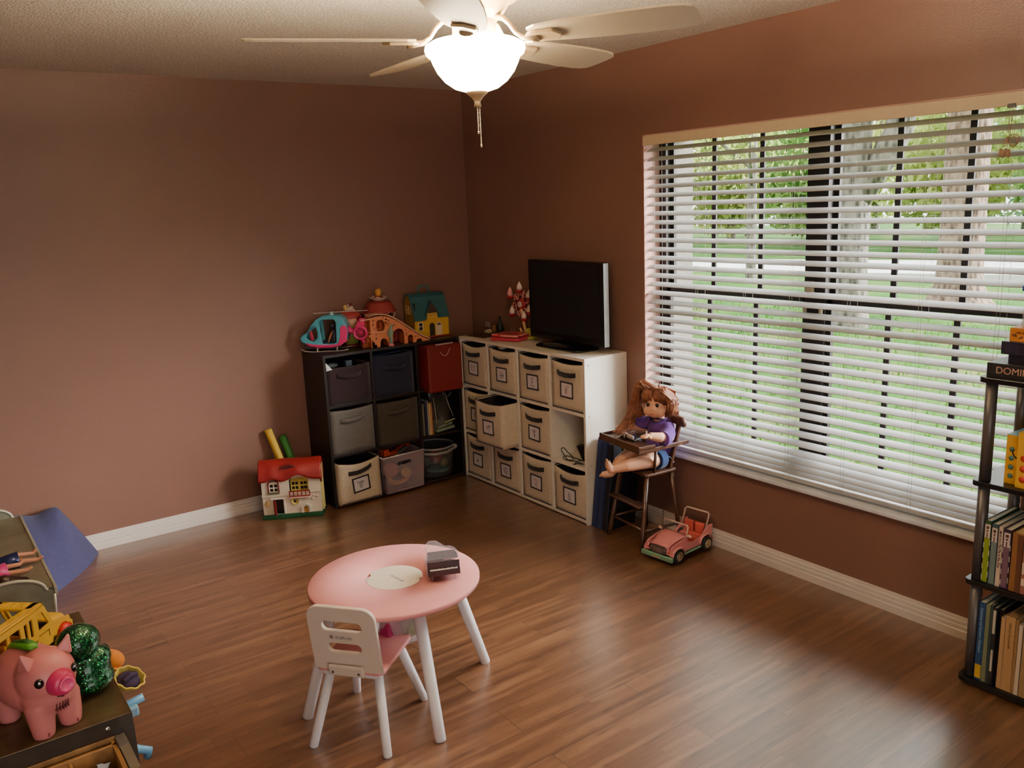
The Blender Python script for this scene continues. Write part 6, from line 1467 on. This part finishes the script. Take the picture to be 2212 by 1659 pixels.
# hull is in (length, height): length maps to local y
for s in (-1, 1):
    o = obj('side_panel', MB().prism([(a, b_) for a, b_ in hull], s*W2*.80, s*(W2*.80+.008), 'x'), JP, j, bevel=.002)
    fz = MB().grid(lambda u, v: (s*(W2*.74+.026*u*1.0), -.108+.046*math.cos(PI-PI*v), .045+.036*math.sin(PI*v)**.8-.005*u), 4, 14)
    obj('front_fender', fz, JP, j, solid=.003)
    fz = MB().grid(lambda u, v: (s*(W2*.78+.018*u), .112+.048*math.cos(PI-PI*v), .046+.040*math.sin(PI*v)**.8-.004*u), 4, 14)
    obj('rear_fender', fz, JP, j, solid=.003)
    obj('running_board', MB().box((s*W2*.80-.004, -.062, .030), (s*W2*.80+.016, .070, .036)), MG, j, bevel=.002)
obj('hood', MB().grid(lambda u, v: ((2*u-1)*(.050+.020*v)*1.0, -.152+.120*v, .078+.030*math.sin(v*PI/2)+.010*(1-(2*u-1)**4)*(.6+.4*v)-.0*(u)), 14, 10), JP, j, solid=.004)
obj('hood_side', MB().hexa([(-.052, -.152, .045), (.052, -.152, .045), (.070, -.032, .05), (-.070, -.032, .05)], [(-.050, -.150, .079), (.050, -.150, .079), (.068, -.034, .108), (-.068, -.034, .108)]), JP, j, bevel=.006)
obj('tub_floor', MB().box((-.07, -.04, .036), (.07, .155, .044)).box((-.07, .150, .044), (.07, .158, .115)), P(196, 96, 90, .45), j)
obj('seat', MB().box((-.06, .075, .044), (.06, .135, .075)).box((-.06, .115, .07), (-.006, .135, .128)).box((.006, .115, .07), (.06, .135, .128)), P(206, 96, 84, .45), j, bevel=.008)
gp = rrect(-.050, .045, .050, .084, .016, 6)
obj('grille', MB().prism(gp, -.160, -.153), P(108, 88, 80, .35, metal=.5), j, bevel=.002)
gs = MB()
for i in range(9): gs.box((-.026+.0063*i, -.1615, .050), (-.0235+.0063*i, -.1595, .076))
obj('grille_bars', gs, P(150, 120, 112, .4), j)
for s in (-1, 1): obj('headlight', MB().lathe([(0, 0), (.009, 0), (.009, .003), (.006, .004), (0, .003)], seg=18), P(150, 130, 120, .15, metal=.6), j, loc=(s*.038, -.160, .066), rot=(PI/2, 0, 0))
for s in (-1, 1): obj('indicator', MB().box((s*.070-.012, -.153, .056), (s*.070+.012, -.148, .064)), P(206, 84, 60, .3), j)
obj('front_valance', MB().box((-.086, -.152, .044), (.086, -.12, .060)), JP, j, bevel=.006)
obj('bumper', MB().box((-.094, -.172, .022), (.094, -.156, .044)), MG, j, bevel=.004)
obj('bumper_badge', MB().box((-.022, -.1728, .027), (.022, -.172, .038)), P(176, 150, 120, .4), j)
obj('chassis', MB().box((-.06, -.15, .016), (.06, .15, .034)), P(30, 26, 26), j)
for s in (-1, 1):
    for y in (-.108, .112):
        q = obj('wheel', MB().lathe([(.0, -.014), (.026, -.014), (.034, -.011), (.037, -.006), (.037, .006), (.034, .011), (.026, .014), (.024, .009), (0, .009)], seg=32), P(20, 18, 18, .6), j, loc=(s*(W2-.006), y, .037), rot=(0, s*PI/2, 0))
        rim = MB().lathe([(.018, .012), (.0235, .014), (.0235, .009), (.0, .009)], seg=24).lathe([(0, .013), (.007, .013), (.007, .009)], seg=12)
        for a in range(6): rim.box((.004, -.0018, .009), (.021, .0018, .0125), Matrix.Rotation(a*PI/3, 4, 'Z'))
        obj('hubcap', rim, P(206, 190, 160, .2, metal=.8), q)
wf = MB().tube([(-.072, -.034, .104), (-.074, -.022, .155), (-.066, -.020, .163), (.066, -.020, .163), (.074, -.022, .155), (.072, -.034, .104)], .0036, 8).tube([(-.07, -.033, .110), (.07, -.033, .110)], .0036, 8)
obj('windshield_frame', wf, JC, j)
obj('windshield', MB().add([(-.070, -.033, .11), (.070, -.033, .11), (.072, -.022, .160), (-.072, -.022, .160)], [(0, 1, 2, 3)]), P(206, 196, 190, .05, alpha=.12, spec=.8), j)
for s in (-1, 1): obj('side_mirror', MB().ball((s*.090, -.030, .116), (.012, .005, .008)).tube([(s*.072, -.030, .112), (s*.086, -.030, .116)], .003, 6), JC, j)
obj('roll_bar', MB().tube([(-.070, .120, .105), (-.072, .148, .172), (-.062, .152, .180), (.062, .152, .180), (.072, .148, .172), (.070, .120, .105)], .0045, 8), JC, j)
obj('antenna', MB().tube([(-.060, -.045, .10), (-.060, -.043, .215)], .0022, 6), P(70, 44, 36, .5), j)
obj('steering_wheel', MB().tube([(.035+.018*math.cos(a), .0, .098+.018*math.sin(a)) for a in [i*PI/8 for i in range(17)]], .0025, 6), JC, j)
# speck of glitter on the floor, wifi router in the open cube
r = thing('wifi_router', 'black router with an upright antenna in the open cube of the white shelf', 'router', (-.175, -1.385, .3115), -70)
obj('router_body', MB().hexa([(-.045, -.02, .0), (.07, -.02, 0), (.07, .03, 0), (-.045, .03, 0)], [(-.075, -.035, .085), (.075, -.035, .09), (.075, .01, .09), (-.075, .01, .085)]), P(22, 20, 20, .4), r, bevel=.006)
obj('antenna', MB().box((-.022, -.01, .085), (-.008, -.002, .175)), P(20, 18, 18, .5), r, bevel=.002)
cb = thing('cable', 'black looped cable hanging over the shelf edge below the router', 'cable', (-.285, -1.30, .315), -90)
def loop(c, r, a0, a1, n=14, rz=0, tz=0): return [(c[0]+r[0]*math.cos((a0+(a1-a0)*i/n)*D2R), c[1]+.004*math.sin(i), c[2]+r[1]*math.sin((a0+(a1-a0)*i/n)*D2R)) for i in range(n+1)]
cbm = MB().tube([(.06, .06, .006), (.03, .03, .02), (-.005, .02, .045), (-.035, .016, .066), (-.055, .014, .058), (-.05, .014, .04), (-.02, .012, .02), (.0, .01, .006), (.03, .01, .008), (.055, .014, .02), (.03, .012, .03), (-.01, .008, .026), (-.035, .008, .012), (-.02, .006, .004), (.02, .01, .004), (.06, .02, .008), (.09, .01, .01), (.12, .02, .006)], .0026, 8)
cbm.tube([(.12, .04, .02), (.10, .01, .022), (.085, -.004, .008), (.082, -.010, -.016), (.084, -.008, -.022)], .0024, 8).tube([(.13, .02, .006), (.10, .0, .008), (.075, -.01, .0), (.070, -.012, -.018)], .0024, 8)
obj('cord', cbm, P(18, 15, 15, .5), cb)
# ------------------------------------------------------------------ lights, world, camera
sc = bpy.context.scene
w = bpy.data.worlds.new('sky'); sc.world = w; w.use_nodes = True
nt = w.node_tree; bg = nt.nodes['Background']
tc = N(nt, 'ShaderNodeTexCoord'); sp = N(nt, 'ShaderNodeSeparateXYZ'); nt.links.new(tc.outputs['Generated'], sp.inputs[0])
rr = N(nt, 'ShaderNodeValToRGB'); rr.color_ramp.elements[0].position = .45; rr.color_ramp.elements[1].position = .75
rr.color_ramp.elements[0].color = (1, .99, .95, 1); rr.color_ramp.elements[1].color = (.80, .90, 1, 1)
nt.links.new(sp.outputs[2], rr.inputs[0]); nt.links.new(rr.outputs[0], bg.inputs[0]); bg.inputs[1].default_value = SKY
def area(name, loc, rot, sx, sy, e, col, spread=None):
    l = bpy.data.lights.new(name, 'AREA'); l.shape = 'RECTANGLE'; l.size = sx; l.size_y = sy; l.energy = e; l.color = col
    if spread: l.spread = spread
    o = bpy.data.objects.new(name, l); o.location = loc; o.rotation_euler = rot; COL.objects.link(o); return o
pt = area('window_portal', (.36, -2.57, 1.22), (0, 90*D2R, 0), 1.7, 1.95, 1, (1, 1, 1)); pt.data.cycles.is_portal = True
def sun(name, d, e, ang, col):
    l = bpy.data.lights.new(name, 'SUN'); l.energy = e; l.angle = ang*D2R; l.color = col
    o = bpy.data.objects.new(name, l); o.rotation_euler = Vector(d).to_track_quat('-Z', 'Y').to_euler(); COL.objects.link(o); return o
for s in SUNS: sun(*s)
for s in AREAS: area(*s)
l = bpy.data.lights.new('bulb', 'POINT'); l.energy = BULB; l.color = (1, .80, .54); l.shadow_soft_size = .05
o = bpy.data.objects.new('bulb', l); o.location = (FC[0], FC[1], ZC-.262); COL.objects.link(o)
o.location = (FC[0]+.0, FC[1], 2.43-.284)
cam = bpy.data.cameras.new('camera'); cam.sensor_fit = 'HORIZONTAL'; cam.sensor_width = 36; cam.lens = 36*1847.546/2212
cam.clip_start = .05; cam.clip_end = 200
co = bpy.data.objects.new('camera', cam); COL.objects.link(co)
fwv = Vector((.57015204, .79472467, -.20818106)); r2 = Vector((.80668815, -.58953693, -.04123647)); u2 = Vector((.15550206, .14442614, .97722065))
mt = Matrix((r2, u2, -fwv)).transposed().to_4x4(); mt.translation = Vector((-3.1416, -4.8043, 1.7209)); co.matrix_world = mt
sc.camera = co
sc.view_settings.view_transform = VT; sc.view_settings.look = LOOK; sc.view_settings.exposure = EXPO
sc.cycles.use_denoising = True
sc.cycles.max_bounces = 8; sc.cycles.diffuse_bounces = 4; sc.cycles.glossy_bounces = 4; sc.cycles.transparent_max_bounces = 16; sc.cycles.transmission_bounces = 4
sc.cycles.sample_clamp_indirect = 6; sc.cycles.caustics_reflective = False; sc.cycles.caustics_refractive = False
